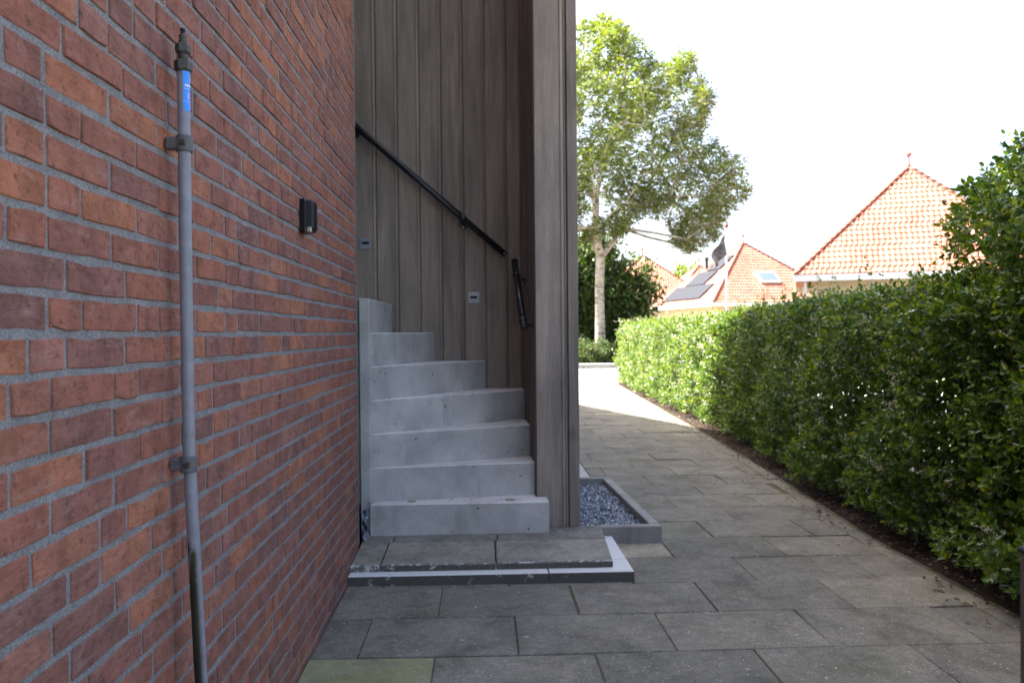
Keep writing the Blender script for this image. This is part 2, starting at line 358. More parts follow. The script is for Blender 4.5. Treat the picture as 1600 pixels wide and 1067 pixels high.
def npmesh(name, V, F, mat, smooth=False):
    """V (n,3), F (m,k)"""
    me = bpy.data.meshes.new(name); m, k = F.shape
    me.vertices.add(len(V)); me.vertices.foreach_set('co', V.astype(np.float32).ravel())
    me.loops.add(m * k); me.loops.foreach_set('vertex_index', F.astype(np.int32).ravel())
    me.polygons.add(m); me.polygons.foreach_set('loop_start', np.arange(0, m * k, k, dtype=np.int32))
    me.polygons.foreach_set('use_smooth', [smooth] * m)
    me.update(calc_edges=True); me.validate(); me.materials.append(M[mat]); return me
def nrm(a): return a / np.maximum(np.linalg.norm(a, axis=1, keepdims=True), 1e-9)
LT = np.array([(0, 0, 0), (.32, .5, .16), (.72, .42, .13), (1, 0, -.06), (.72, -.42, .13), (.32, -.5, .16)])
def leaves(p, d, n, L, W):
    """leaf blades: two folded halves each"""
    d = nrm(d); s = nrm(np.cross(n, d)); n = np.cross(d, s); N = len(p)
    V = (p[:, None] + LT[None, :, 0, None] * (d * L[:, None])[:, None] + LT[None, :, 1, None] * (s * W[:, None])[:, None] + LT[None, :, 2, None] * (n * W[:, None])[:, None])
    F = np.array([(0, 5, 4, 3), (0, 3, 2, 1)]); F = (F[None] + 6 * np.arange(N)[:, None, None]).reshape(-1, 4)
    return V.reshape(-1, 3), F
def cat(ms):
    Vs, Fs, o = [], [], 0
    for V, F in ms: Vs.append(V); Fs.append(F + o); o += len(V)
    return np.concatenate(Vs), np.concatenate(Fs)
def rv(n): return nrm(rng.normal(size=(n, 3)))
def sprigs(o, d, length, pairs, L, W, stem=True):
    """shoots with opposite leaf pairs. o,d (n,3)"""
    n = len(o); d = nrm(d); a = nrm(np.cross(d, rv(n))); b = np.cross(d, a); out = []
    for k in range(pairs):
        f = (k + .6) / pairs; c = o + d * (length * f)[:, None] + rng.normal(size=(n, 3)) * .003
        ax = a if k % 2 == 0 else b
        for s in (-1, 1):
            l = L * rng.uniform(.7, 1.15, n) * (1 - .45 * f ** 3); dd = nrm(ax * s + d * (.35 + .45 * f) + rng.normal(size=(n, 3)) * .38)
            nn = nrm(d * .8 + np.array([0, 0, .7]) + rng.normal(size=(n, 3)) * .45)
            out.append(leaves(c, dd, nn, l, l * W * rng.uniform(.85, 1.15, n)))
    for s in (-1, 1):
        l = L * rng.uniform(.45, .75, n); out.append(leaves(o + d * length[:, None], nrm(d + a * .35 * s), nrm(a * s * -1 + b * .3), l, l * W))
    V, F = cat(out)
    if stem:
        w = .0016; q = np.stack([o - a * w, o + a * w, o + d * length[:, None] + a * w * .5, o + d * length[:, None] - a * w * .5], 1).reshape(-1, 3)
        V, F = cat([(V, F), (q, np.arange(4 * n).reshape(-1, 4))])
    return V, F

# ------------------------------------------------------------------ ground, pavement
g = part('ground', [(-400, -100, -.09), (400, -100, -.09), (400, 900, -.09), (-400, 900, -.09)], [(0, 1, 2, 3)], 'ground'); g['kind'] = 'structure'
EDGE = [(-2, 2.76), (0, 2.77), (3.2, 2.78), (4.4, 2.79), (5.5, 2.89), (6.5, 2.98), (8.8, 3.14), (11, 3.27), (13, 3.38), (18, 3.66), (26.2, 4.3)]
def XE(y): return float(np.interp(y, [e[0] for e in EDGE], [e[1] for e in EDGE]))
ys = np.linspace(-2, 14.4, 60); vs = []; fs = []
for i, y in enumerate(ys):
    vs += [(-.25, y, -.005), (XE(y) + .12, y, -.005)]
    if i: fs.append((2 * i - 2, 2 * i - 1, 2 * i + 1, 2 * i))
pav = part('pavement', vs, fs, 'joint'); pav['kind'] = 'structure'
ROW0, ROW = 2.905, .397
npv = 0
for k in range(-7, 29):
    y0, y1 = ROW0 + ROW * k, ROW0 + ROW * (k + 1); xo = .18 if k % 2 == 0 else .468
    jit = random.uniform(-.012, .012)
    xs = [xo + .6 * j + jit for j in range(-1, 7)]
    xl = 0.004
    if y0 > 4.3: xl = 1.62
    if y1 > 5.9: xl = 1.545
    for j in range(len(xs) - 1):
        a, b = xs[j], xs[j + 1]
        gp = .0022 + random.uniform(0, .0018)
        la = max(a + gp, xl); rb0 = min(b - gp, XE(y0) - .004); rb1 = min(b - gp, XE(y1) - .004)
        if min(rb0, rb1) - la < .06: continue
        jj = lambda s=.0022: random.uniform(-s, s)
        poly = [(la + jj() * (la > xl), y0 + gp + jj()), (rb0 + jj(), y0 + gp + jj()), (rb1 + jj(), y1 - gp + jj()), (la + jj() * (la > xl), y1 - gp + jj())]
        mat = 'paver'
        if k == -1 and a < 0: mat = 'paver_green'
        if k == 2 and abs(a - 1.38) < .35 and False: mat = 'paver_sand'
        z = random.uniform(-.0025, .0025); V, F = prism(poly, -.045, z, .003)
        tx, ty = random.uniform(-.007, .007), random.uniform(-.008, .008); mx = (la + rb0) / 2; my = (y0 + y1) / 2
        V = [(q[0], q[1], q[2] + (q[0] - mx) * tx + (q[1] - my) * ty) for q in V]
        part('paver', V, F, mat, pav); npv += 1
V, F = prism([(1.39, 4.12), (1.655, 4.115), (1.665, 4.39), (1.39, 4.395)], -.04, .004, .004); part('paver', V, F, 'paver_sand', pav)
# lighter strip of slabs behind the gravel bed
for i in range(8):
    y = 5.93 + i * .82; V, F = prism([(1.215, y), (1.535 - .005, y), (1.535 - .005, y + .814), (1.215, y + .814)], -.04, .012, .004); part('slab', V, F, 'pale_concrete', pav)
# far sunlit pavement
ys = np.linspace(14.34, 26.0, 20); vs = []; fs = []
for i, y in enumerate(ys):
    vs += [(-9, y, -.002), (XE(y) + .1 + max(0, y - 18.6) * 3, y, -.002)]
    if i: fs.append((2 * i - 2, 2 * i - 1, 2 * i + 1, 2 * i))
fr = part('far_path', vs, fs, 'road'); fr['kind'] = 'structure'
# edging stones along the bed
ed = part('path_edging', [(0, 0, -.05), (XE(0) + .05, 0, -.05), (XE(1) + .05, 1, -.05)], [(0, 1, 2)], 'joint'); ed['kind'] = 'structure'
y = .3
while y < 14:
    y1 = y + .985; n = 3; L_ = []; R_ = []
    for i in range(n):
        q = y + (y1 - y) * i / (n - 1); L_.append((XE(q) + .002, q)); R_.append((XE(q) + .088, q))
    V, F = prism(R_[:] + L_[::-1], -.1, random.uniform(-.004, .006), .004)
    part('edging_stone', V, F, 'paver', ed); y += .99
# soil bed under the hedge
ys = np.linspace(-1.5, 18.4, 130); nx = 12; vs = []; fs = []
for i, y in enumerate(ys):
    for j in range(nx):
        u = j / (nx - 1); h = -.012 + .05 * math.sin(math.pi * min(1, u * 1.3)) + random.uniform(-.008, .008) * (j > 0)
        vs.append((XE(y) + .085 + u * 1.25, y, h))
        if i and j: a = i * nx + j; fs.append((a - nx - 1, a - nx, a, a - 1))
so_ = part('soil_bed', vs, fs, 'soil', smooth=True); so_['kind'] = 'structure'
# pale terrace beyond the hedge
tr = part('garden_terrace', [(4.75, -4, -.02), (11, -4, -.02), (11, 17.5, -.02), (4.75, 17.5, -.02)], [(0, 1, 2, 3)], 'pale_concrete'); tr['kind'] = 'structure'
# verge beyond the far kerb
vg = part('verge', [(-30, 26.3, .1), (60, 26.3, .1), (60, 40, .12), (-30, 40, .12)], [(0, 1, 2, 3)], 'soil'); vg['kind'] = 'structure'
fk = part('kerb', [(-9, 26.02, -.01), (12, 26.02, -.01), (12, 26.28, -.01), (-9, 26.28, -.01)], [(0, 1, 2, 3)], 'joint'); fk['kind'] = 'structure'
for i in range(14):
    x = -2 + i * 1.0; V, F = cbox(x, x + .99, 26.0, 26.29, -.02, .16, .02); part('kerb_stone', V, F, 'far_kerb', fk)

# ------------------------------------------------------------------ brick house (left)
house = thing('brick_house', (0, 2, 0), 'red brick house wall with grey mortar running along the left side', 'house')
YE = 4.097
V, F = box(-.3, -.0030, -3, YE - .002, -.05, 4.6); part('mortar', V, F, 'mortar', house)
CH, ZJ, JT = .0622, 1.3913, .0126
def brick_mesh(L, H, seed, far=False):
    rr = random.Random(seed); hl, hh = L / 2, H / 2; c = .003
    pts = []
    def side(p, q, n):
        for i in range(n):
            f = (i + 1) / (n + 1); pts.append((p[0] + (q[0] - p[0]) * f, p[1] + (q[1] - p[1]) * f))
    co = [(-hl, -hh), (hl, -hh), (hl, hh), (-hl, hh)]
    nx, ny = (2 if L > .15 else 1), 0
    for i in range(4):
        a, b, p = co[i], co[(i + 1) % 4], co[i - 1]
        d1 = (a[0] - p[0], a[1] - p[1]); l1 = math.hypot(*d1); d2 = (b[0] - a[0], b[1] - a[1]); l2 = math.hypot(*d2); r = rr.uniform(.0008, .0035)
        pts.append((a[0] - d1[0] / l1 * r, a[1] - d1[1] / l1 * r)); pts.append((a[0] + d2[0] / l2 * r, a[1] + d2[1] / l2 * r))
        if not far: side((a[0] + d2[0] / l2 * r, a[1] + d2[1] / l2 * r), b, nx if i % 2 == 0 else ny)
    pts = [(x + rr.uniform(-.0018, .0018), z + rr.uniform(-.0024, .0018)) for x, z in pts]
    if rr.random() < .22:      # chipped edge
        i = rr.randrange(len(pts)); pts[i] = (pts[i][0] * .975, pts[i][1] * .80)
    n = len(pts); vs = []
    k0 = rr.uniform(-.0015, .0015); t1, t2 = rr.uniform(-.02, .02) * .3, rr.uniform(-.06, .06) * .3
    for (y, z) in pts: vs.append((k0 + y * t1 + z * t2, y * (1 - .0014 / hl), z * (1 - .0016 / hh)))
    for (y, z) in pts: vs.append((-.0022, y, z))
    for (y, z) in pts: vs.append((-.02, y, z))
    fs = [tuple(range(n))]
    for i in range(n):
        j = (i + 1) % n; fs += [(n + i, n + j, j, i), (2 * n + i, 2 * n + j, n + j, n + i)]
    return vs, fs
SL, HL, JH = .2055, .1015, .0105
def variant(kind, i): return brick_mesh({'s': SL, 'h': HL, 't': .0485}[kind] - JH, CH - JT, hash((kind == 's', i * 7 + 3)) % 9999 + i)
NV = 14; VAR = {}; MESH = {}
for kd in 'sh':
    for i in range(NV): VAR[kd, i] = variant(kd, i)
lay = []; prev = []
for c in range(-23, 53):
    z = ZJ + CH * (c + .5)
    if z < -.02 or z > 4.6: continue
    y = -1.2 + random.choice([0, .0515, .1030, .1545]); js = []; run = 0
    while y < YE - .02:
        best = None
        for _ in range(6):
            kd = 'h' if (random.random() < .34 and run >= 1) or run >= 5 else 's'
            L = SL if kd == 's' else HL
            clash = min([abs(y + L - q) for q in prev] or [1])
            if best is None or clash > best[0]: best = (clash, kd, L)
            if clash > .035: break
        _, kd, L = best
        run = 0 if kd == 'h' else run + 1
        e = min(y + L, YE)
        lay.append((y, e, z, kd if e - y > L - .003 else 'x')); y = e; js.append(e)
    prev = js
def px(y, z): return Vector((0, y, z)) - Vector((.659, 0, 1.2))
inv = cam.matrix_world.inverted()
def proj(p):
    q = inv @ Vector(p); return (800 + 1220 * q.x / -q.z, 533.5 - 1220 * q.y / -q.z, -q.z) if q.z < -.05 else (-9999, -9999, 1)
rank = []
for i, (a, b, z, kd) in enumerate(lay):
    u, v_, d = proj((0, (a + b) / 2, z)); u2 = proj((0, b, z))[0]
    if u2 > 0 and u < 565 and -25 < v_ < 1095 and kd != 'x': rank.append((d, i))
rank.sort(); near = set(i for _, i in rank[:300])
joined = []
for i, (a, b, z, kd) in enumerate(lay):
    mid = (a + b) / 2
    if i in near:
        k = (kd, random.randrange(NV))
        if k not in MESH: MESH[k] = meshdata('brick', *VAR[k], 'brick')
        o = put('brick', MESH[k], house, (random.uniform(-.001, .0012), mid - 2, z + random.uniform(-.0012, .0012)))
    else:
        V, F = VAR[kd, random.randrange(NV)] if kd != 'x' else brick_mesh(b - a - .006, CH - JT, i)
        dx = random.uniform(-.001, .0012); joined.append(([(p[0] + dx, p[1] + mid, p[2] + z) for p in V], F))
V, F = join(*joined); part('brick_courses', V, F, 'brick', house, kind='stuff')
# rest of the house, out of view: walls, with upper blocks and roofline shaped to cast the shade on the path
V, F = box(-9, -.31, -6, YE - .01, -.05, 4.6); part('wall', V, F, 'brick_far', house)
V, F = box(-9, -2.3, YE, 6.4, -.05, 4.6); part('wall', V, F, 'brick_far', house)
def side_prism(prof, x0, x1):
    n = len(prof); V = [(x1, a, b) for a, b in prof] + [(x0, a, b) for a, b in prof]
    return V, [tuple(range(n)), tuple(range(2 * n - 1, n - 1, -1))] + [(i, n + i, n + (i + 1) % n, (i + 1) % n) for i in range(n)]
V, F = side_prism([(6.45, -.05), (15.6, -.05), (15.6, 2.43), (11.1, 4.87), (10.0, 6.45), (8.6, 8.5), (6.45, 8.5)], -9, -.012); part('shadow_gable', V, F, 'brick_far', house)
V, F = side_prism([(-6, 4.605), (YE - .01, 4.605), (YE - .01, 8.5), (-6, 8.5)], -9, -.014); part('shadow_upper_block', V, F, 'brick_far', house)
V, F = side_prism([(YE, 4.605), (6.445, 4.605), (6.445, 8.5), (YE, 8.5)], -9, -1.2); part('shadow_upper_block', V, F, 'brick_far', house)
V, F = cbox(-.03, .001, YE + .001, YE + .012, .1, 4.6, .001); part('edge_trim', V, F, 'zinc', house)

# ------------------------------------------------------------------ timber stair tower
tower = thing('timber_stair_tower', (.5, 5.3, 0), 'tall stair enclosure clad in vertical grey brown boards beside the brick house', 'stairwell')
YB = 5.2
def board_prof(w):
    g = .014
    return [(0, g), (.0045, g), (.0065, 0), (w - .0215, 0), (w - .0195, -.0065), (w - .0165, -.0075), (w - .003, -.001), (w - .001, .003), (w, g)]
def board(o, u, nrm_, w, z0, z1, mat, name='board'):
    o = Vector(o); u = Vector(u); nn = Vector(nrm_); pr = board_prof(w); vs = []
    for z in (z0, z1):
        for a, d in pr: q = o + u * a - nn * d; vs.append((q.x, q.y, z))
        for a in (w, 0): q = o + u * a - nn * .022; vs.append((q.x, q.y, z))
    n = len(pr) + 2; fs = [(i, (i + 1) % n, n + (i + 1) % n, n + i) for i in range(n)] + [tuple(range(n - 1, -1, -1)), tuple(range(n, 2 * n))]
    return part(name, vs, fs, mat, tower)
PW = .1438; x = -.039 - PW * 9
while x < .91:
    wd = min(PW, .925 - x)
    if wd > .03: board((x, YB, 0), (1, 0, 0), (0, -1, 0), wd - .0005, .0, 4.4, 'wood')
    x += PW
V, F = box(-1.4, 1.17, YB + .023, 6.38, -.03, 4.38); part('core', V, F, 'wood_shaded', tower)
# side wall, slightly skewed, facing the steps; its shade is in the board colour
A, B = Vector((.953, 4.412, 0)), Vector((.921, YB, 0)); u = (B - A).normalized(); nn = Vector((-u.y, u.x, 0)) * 1
if nn.x > 0: nn = -nn
k = 0; Ls = (B - A).length
while k * PW < Ls - .03:
    wd = min(PW, Ls - k * PW); board(A + u * (k * PW), u, nn, wd - .0005, .0, 4.4, 'wood_shaded'); k += 1
V, F = prism([(.977, 4.435), (1.176, 4.435), (1.176, YB + .022), (.946, YB + .022)], -.03, 4.38); part('core', V, F, 'wood_shaded', tower)
# front of the pier
board((.952, 4.41, 0), (1, 0, 0), (0, -1, 0), .170, .0, 4.4, 'wood_pale')
V, F = cbox(1.1225, 1.134, 4.414, 4.434, 0, 4.4, .002); part('batten', V, F, 'wood', tower)
V, F = cbox(1.1345, 1.140, 4.424, 4.434, 0, 4.4, .001); part('batten', V, F, 'wood_shaded', tower)
V, F = cbox(1.1405, 1.199, 4.405, 4.434, 0, 4.4, .003); part('corner_board', V, F, 'wood_pale', tower)
y = 4.437
while y < 6.35:
    board((1.199, y, 0), (0, 1, 0), (1, 0, 0), PW - .0005, 0, 4.4, 'wood'); y += PW
# trim by the brick corner
V, F = cbox(-.0225, -.0135, YE + .014, YE + .05, .1, 4.55, .002); part('edge_strip', V, F, 'wood_pale', tower)

# ------------------------------------------------------------------ concrete staircase
st = thing('concrete_staircase', (.5, 4.6, .1), 'pale precast concrete winder staircase rising left between brick wall and timber cladding', 'staircase')
piv = Vector((.036, 4.335)); tops = [.275, .462, .649, .836, 1.022, 1.209, 1.396, 1.583, 1.77]
ang = [0, 8, 22, 38.5, 53.6, 71, 88.5, 108, 130]
def ray_end(a):
    d = Vector((math.cos(R(a)), math.sin(R(a)))); best = 9
    # side wall x ~ .953 -> .921
    if d.x > 1e-3:
        for _ in range(1):
            tt = (.9475 - piv.x) / d.x; yy = piv.y + d.y * tt; xx = .953 - (min(yy, YB) - 4.412) * .0406 - .003; tt = (xx - piv.x) / d.x; best = min(best, tt)
    if d.y > 1e-3: best = min(best, (YB - .003 - piv.y) / d.y)
    if d.x < -1e-3: best = min(best, (-1.35 - piv.x) / d.x)
    q = piv + d * best; return q
def step_mesh(poly, z0, z1):
    return prism(poly, z0, z1, .005)
for i in range(9):
    z1 = tops[i] - .0; z0 = 0.04 if i == 0 else tops[i - 1] - .0
    if i == 0:
        poly = [(piv.x, 4.265), (1.012, 4.265), (1.012, 4.404), (.949, 4.404), (.949, 4.6), (piv.x, 4.6)]
    else:
        a0 = ang[i]; e0 = ray_end(a0); cn = []
        corner = (.9205 - .003, YB - .003)
        a1 = 178; e1 = ray_end(a1)
        # solid under all higher steps: fan from this riser round to the left
        poly = [(piv.x, piv.y), (e0.x, e0.y)]
        if a0 < 43.2: poly.append(corner)
        poly += [(-1.3, YB - .003), (-1.3, piv.y)]
        if a0 > 95:
            xs_ = -.24 - .24 * (i - 7); poly = [(xs_, 4.32), (xs_, YB - .003), (-1.3, YB - .003), (-1.3, 4.32)]
    V, F = step_mesh(poly, z0 - (.0 if i == 0 else .012), z1); o = part('step', V, F, 'concrete', st); o.data.materials.append(M['concrete_skylit']); n_ = len(poly)
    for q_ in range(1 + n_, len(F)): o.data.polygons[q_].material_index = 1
V, F = cbox(-.022, .034, 4.31, 4.4, .1, 1.398, .004); part('newel', V, F, 'concrete', st)

plain('plug', (.26, .25, .15), .8, .2, 0, .2, 90)
for (x_, y_) in ((.255, 4.325), (.80, 4.33)):
    V, F = lathe([(.026, .27), (.026, .2765), (.024, .2775)], 20, (x_, y_)); part('plug', V, F, 'plug', st)
n = 46; sx_ = rng.uniform(.05, .93, n); lev = rng.integers(0, 4, n); sy_ = np.where(lev == 0, rng.uniform(3.85, 4.25, n), 4.36 + np.abs(rng.normal(0, .02, n)) + sx_ * np.tan(np.radians(np.array([0, 7, 20, 36])[lev])) * .95)
sz_ = np.array([.108, .2775, .464, .651])[lev]; dn_ = rv(n); dn_[:, 2] *= .15
DEB = leaves(np.stack([sx_, np.where(lev == 1, rng.uniform(4.29, 4.36, n), sy_), np.where(lev == 0, .086 + (sy_ - 3.8) * .045, sz_ + .001)], 1), dn_, np.tile([0, 0, 1.0], (n, 1)) + rv(n) * .3, rng.uniform(.008, .022, n), rng.uniform(.005, .012, n))
o = put('stair_debris', npmesh('stair_debris', *DEB, 'dead_leaf')); o['kind'] = 'stuff'; tagged(o, 'dry leaf crumbs lying on the lower steps and the landing', 'debris')

# ------------------------------------------------------------------ entrance platform
pl = thing('entrance_platform', (.7, 4.0, 0), 'low slab landing with chipped white painted edging below the concrete staircase', 'doorstep')
def tilt(V, lo=.0): return [(q[0], q[1], q[2] + (q[1] - 3.8) * .045) for q in V]
for (a, b) in ((.004, .146), (.152, .708), (.714, 1.285)):
    V, F = prism([(a, 3.797), (b, 3.795 if b < 1 else 3.80), (b + (.018 if b > 1 else 0), 4.148), (a, 4.15)], .03, .083, .006); V = tilt(V); n = 4
    o = part('slab', V, F, 'slab', pl); o.data.materials.append(M['slab_edge'])
    o.data.materials.append(M['worn_paint']); o.data.polygons[1].material_index = 2 if a < .1 else 1; o.data.polygons[5].material_index = 2
for (a, b) in ((.004, .166), (.172, .722), (.728, 1.303)):
    V, F = prism([(a, 4.156), (b, 4.156), (b + (.014 if b > 1 else 0), 4.400 if b > 1 else 4.262), (a, 4.3)] if b > 1 else [(a, 4.156), (b, 4.156), (b, 4.30), (a, 4.30)], .03, .083, .003); V = tilt(V)
    part('slab', V, F, 'slab', pl)
for (a, b) in ((.003, .962), (.967, 1.378)):
    V, F = prism([(a, 3.735), (b, 3.733), (b, 3.93 if b > 1 else 3.93), (a, 3.93)], -.02, .049, .004)
    o = part('border', V, F, 'white_paint', pl); o.data.materials.append(M['slab_edge']); o.data.polygons[1].material_index = 1; o.data.polygons[2].material_index = 1
V, F = prism([(1.25, 3.934), (1.377, 3.934), (1.377, 4.385), (1.25, 4.385)], -.02, .050, .004); o = part('border', V, F, 'white_paint', pl)
o.data.materials.append(M['slab_edge']); o.data.polygons[2].material_index = 1

# ------------------------------------------------------------------ gravel bed
gb = thing('gravel_planter', (1.45, 5.1, 0), 'slate gravel bed framed by low concrete kerbs at the foot of the timber tower', 'planter')
V, F = prism([(1.312, 4.395), (1.665, 4.395), (1.664, 4.455), (1.312, 4.455)], -.03, .098, .004); part('kerb', V, F, 'kerb', gb)
V, F = prism([(1.605, 4.459), (1.664, 4.459), (1.612, 5.84), (1.552, 5.84)], -.03, .100, .004); part('kerb', V, F, 'kerb', gb)
V, F = prism([(1.203, 5.845), (1.612, 5.845), (1.610, 5.905), (1.203, 5.905)], -.03, .104, .004); part('kerb', V, F, 'kerb', gb)
N = 5200; gx = rng.uniform(1.205, 1.60, N); gy = rng.uniform(4.41, 5.84, N); ok = (gx < 1.603 - (gy - 4.46) * .0376) & ((gy > 4.46) | (gx < 1.305)); gx, gy = gx[ok], gy[ok]; N = len(gx)
tv = np.array([(1, 0, -.5), (-.5, .8, -.4), (-.5, -.8, -.5), (.1, .1, .8), (.6, .7, .3)]); tf = np.array([(0, 4, 3), (4, 1, 3), (1, 2, 3), (2, 0, 3), (0, 1, 4), (0, 2, 1)])
Q = rv(N); ax = rv(N); q1 = nrm(np.cross(Q, ax)); q2 = np.cross(Q, q1); sz = rng.uniform(.006, .013, N)
V = np.stack([gx, gy, .045 + rng.uniform(-.01, .012, N)], 1)[:, None] + sz[:, None, None] * (tv[None, :, 0, None] * q1[:, None] * 1.3 + tv[None, :, 1, None] * q2[:, None] + tv[None, :, 2, None] * Q[:, None] * .7)
F = (tf[None] + 5 * np.arange(N)[:, None, None]).reshape(-1, 3)
V = V.reshape(-1, 3) - np.array(gb.location); o = put('gravel', npmesh('gravel', V, F, 'gravel'), gb); o['kind'] = 'stuff'
part('gravel_base', [(1.2, 4.41, .036), (1.61, 4.41, .036), (1.61, 5.85, .036), (1.2, 5.85, .036)], [(0, 1, 2, 3)], 'joint', gb)

# ------------------------------------------------------------------ handrails
def handrail(a, b, wall_n, brs, label, drop):
    a, b = Vector(a), Vector(b); h = thing('handrail', tuple((a + b) / 2), label, 'handrail', 'black stair handrails')
    d = (b - a).normalized(); V, F = tube([a, b], .0205, 16); part('rail', V, F, 'black_metal', h, True)
    for e, s in ((a, -1), (b, 1)):
        V, F = tube([e - d * s * .002, e + d * s * .012, e + d * s * .017], [.0225, .0225, .016], 16); part('end_cap', V, F, 'black_metal', h)
    for f in brs:
        p = a + (b - a) * f; wn_ = Vector(wall_n); foot = p + wn_ * drop
        V, F = tube([p + Vector((0, 0, -.012)), p + wn_ * (drop * .5) + Vector((0, 0, -.03)), foot + Vector((0, 0, -.03))], .0075, 10); br_ = part('bracket', V, F, 'black_metal', h, True)
        V, F = tube([foot - wn_ * .008 + Vector((0, 0, -.03)), foot + Vector((0, 0, -.03))], .032, 18); fl = part('flange', V, F, 'black_metal', h)
        for s in (-1, 1):
            q = foot - wn_ * .008 + Vector((0, 0, -.03)) + Vector((0, 0, .02 * s)); V, F = tube([q, q - wn_ * .003], .0045, 8); part('screw', V, F, 'silver', h)
        V, F = tube([p - d * .022, p + d * .022], .0235, 16); part('collar', V, F, 'black_metal', h, True)
handrail((-.30, 5.125, 2.675), (.800, 5.125, 1.722), (0, 1, 0), (.12, .757), 'long black tubular handrail slanting down the back board wall', .074)
handrail((.866, 5.06, 1.66), (.893, 4.50, 1.235), (1, .04, 0), (.22, .90), 'short black handrail in the shaded corner beside the timber pier', .055)

# ------------------------------------------------------------------ recessed step lights
def step_light(x, z, label):
    s = thing('step_light', (x, YB - .003, z), label, 'light', 'recessed step lights'); h = .0385
    V, F = cbox(x - h, x + h, YB - .009, YB + .004, z - h, z + h, .002); part('plate', V, F, 'fixture', s)
    V, F = cbox(x - .023, x + .023, YB - .0105, YB - .0085, z - .006, z + .008, .0005); sl_ = part('slot', V, F, 'dark_hole', s)
    V, F = prism([(x - .023, YB - .0145), (x + .023, YB - .0145), (x + .023, YB - .0088), (x - .023, YB - .0088)], z + .0085, z + .0105); part('hood', V, F, 'fixture', s)
    V, F = tube([(x, YB - .0085, z + .022), (x, YB - .0108, z + .022)], .003, 8); part('screw', V, F, 'silver', s)
step_light(-.112, 1.802, 'small square grey recessed light on boards next to the brick corner')
step_light(.599, 1.439, 'small square grey recessed light on boards below the long handrail')

# ------------------------------------------------------------------ water pipe
wp = thing('water_pipe', (.05, 1.70, 0), 'grey plastic riser pipe with blue sticker clipped to the brick wall', 'pipe')
PX, PY = .0365, 1.665
path = [(PX, PY, 1.760)] + [(PX + (.0 if z > .95 else (.95 - z) * .035), PY + (.0 if z > 1.3 else (1.3 - z) * .012), z) for z in np.linspace(1.72, -.02, 24)]
V, F = tube(path, .0128, 20); part('tube', V, F, 'pvc', wp, True)
def hexnut(z0, z1, r, name='nut'):
    V, F = lathe([(r * .86, z0), (r, z0 + .004), (r, z1 - .004), (r * .86, z1)], 6, (PX, PY), .35); part(name, V, F, 'brass_dark', wp)
hexnut(1.752, 1.776, .0182); hexnut(1.790, 1.810, .0155)
V, F = lathe([(.0105, 1.772), (.011, 1.794)], 14, (PX, PY)); part('fitting', V, F, 'brass_dark', wp, True)
V, F = lathe([(.0085, 1.808), (.0088, 1.817), (.0078, 1.819), (.0084, 1.828), (.0055, 1.831)], 14, (PX, PY)); part('fitting', V, F, 'brass_dark', wp)
V, F = lathe([(.0045, 1.830), (.0042, 1.836), (.0055, 1.838), (.0052, 1.842)], 12, (PX, PY)); part('cap', V, F, 'black_plastic', wp)
def clamp(zc):
    V, F = lathe([(.0166, zc - .0165), (.0174, zc - .014), (.0174, zc + .014), (.0166, zc + .0165)], 20, (PX, PY)); cl = part('clamp', V, F, 'clamp_grey', wp)
    V, F = cbox(.001, PX - .008, PY - .013, PY + .008, zc - .013, zc + .013, .003); part('clamp_base', V, F, 'clamp_grey', wp)
    V, F = cbox(PX - .004, PX + .010, PY - .0205, PY - .014, zc - .006, zc + .006, .002); part('clamp_latch', V, F, 'brass_dark', wp)
clamp(1.602); clamp(.931)
# sticker: a curved patch on the side of the tube with small white print
def patch(a0, a1, z0, z1, r, mat, name, n=8, par=None):
    vs = []; fs = []
    for i in range(n + 1):
        a = R(a0 + (a1 - a0) * i / n)
        for z in (z0, z1): vs.append((PX + r * math.cos(a), PY + r * math.sin(a), z))
        if i: fs.append((2 * i - 2, 2 * i, 2 * i + 1, 2 * i - 1))
    return part(name, vs, fs, mat, par or wp, True)
sk_ = patch(-72, 60, 1.669, 1.752, .0131, 'sticker_blue', 'sticker')
for (a, b, z0, z1) in [(-58, -50, 1.7196, 1.7243), (-47, -41, 1.7196, 1.7243), (-38, -30, 1.7188, 1.7243), (-27, -19, 1.7196, 1.7243), (-14, 10, 1.7196, 1.7243), (-60, -56, 1.7141, 1.7160), (-48, -44, 1.7141, 1.7160), (-36, -32, 1.7141, 1.7160), (-24, -20, 1.7141, 1.7160),
                      (-34, -12, 1.7046, 1.7058), (-34, -12, 1.7014, 1.7026), (-34, -16, 1.6982, 1.6994), (-34, -12, 1.6951, 1.6963), (-66, 20, 1.6884, 1.6896), (0, 40, 1.7314, 1.7457)]:
    patch(a, b, z0, z1, .01325, 'sticker_white', 'print', 3, sk_)

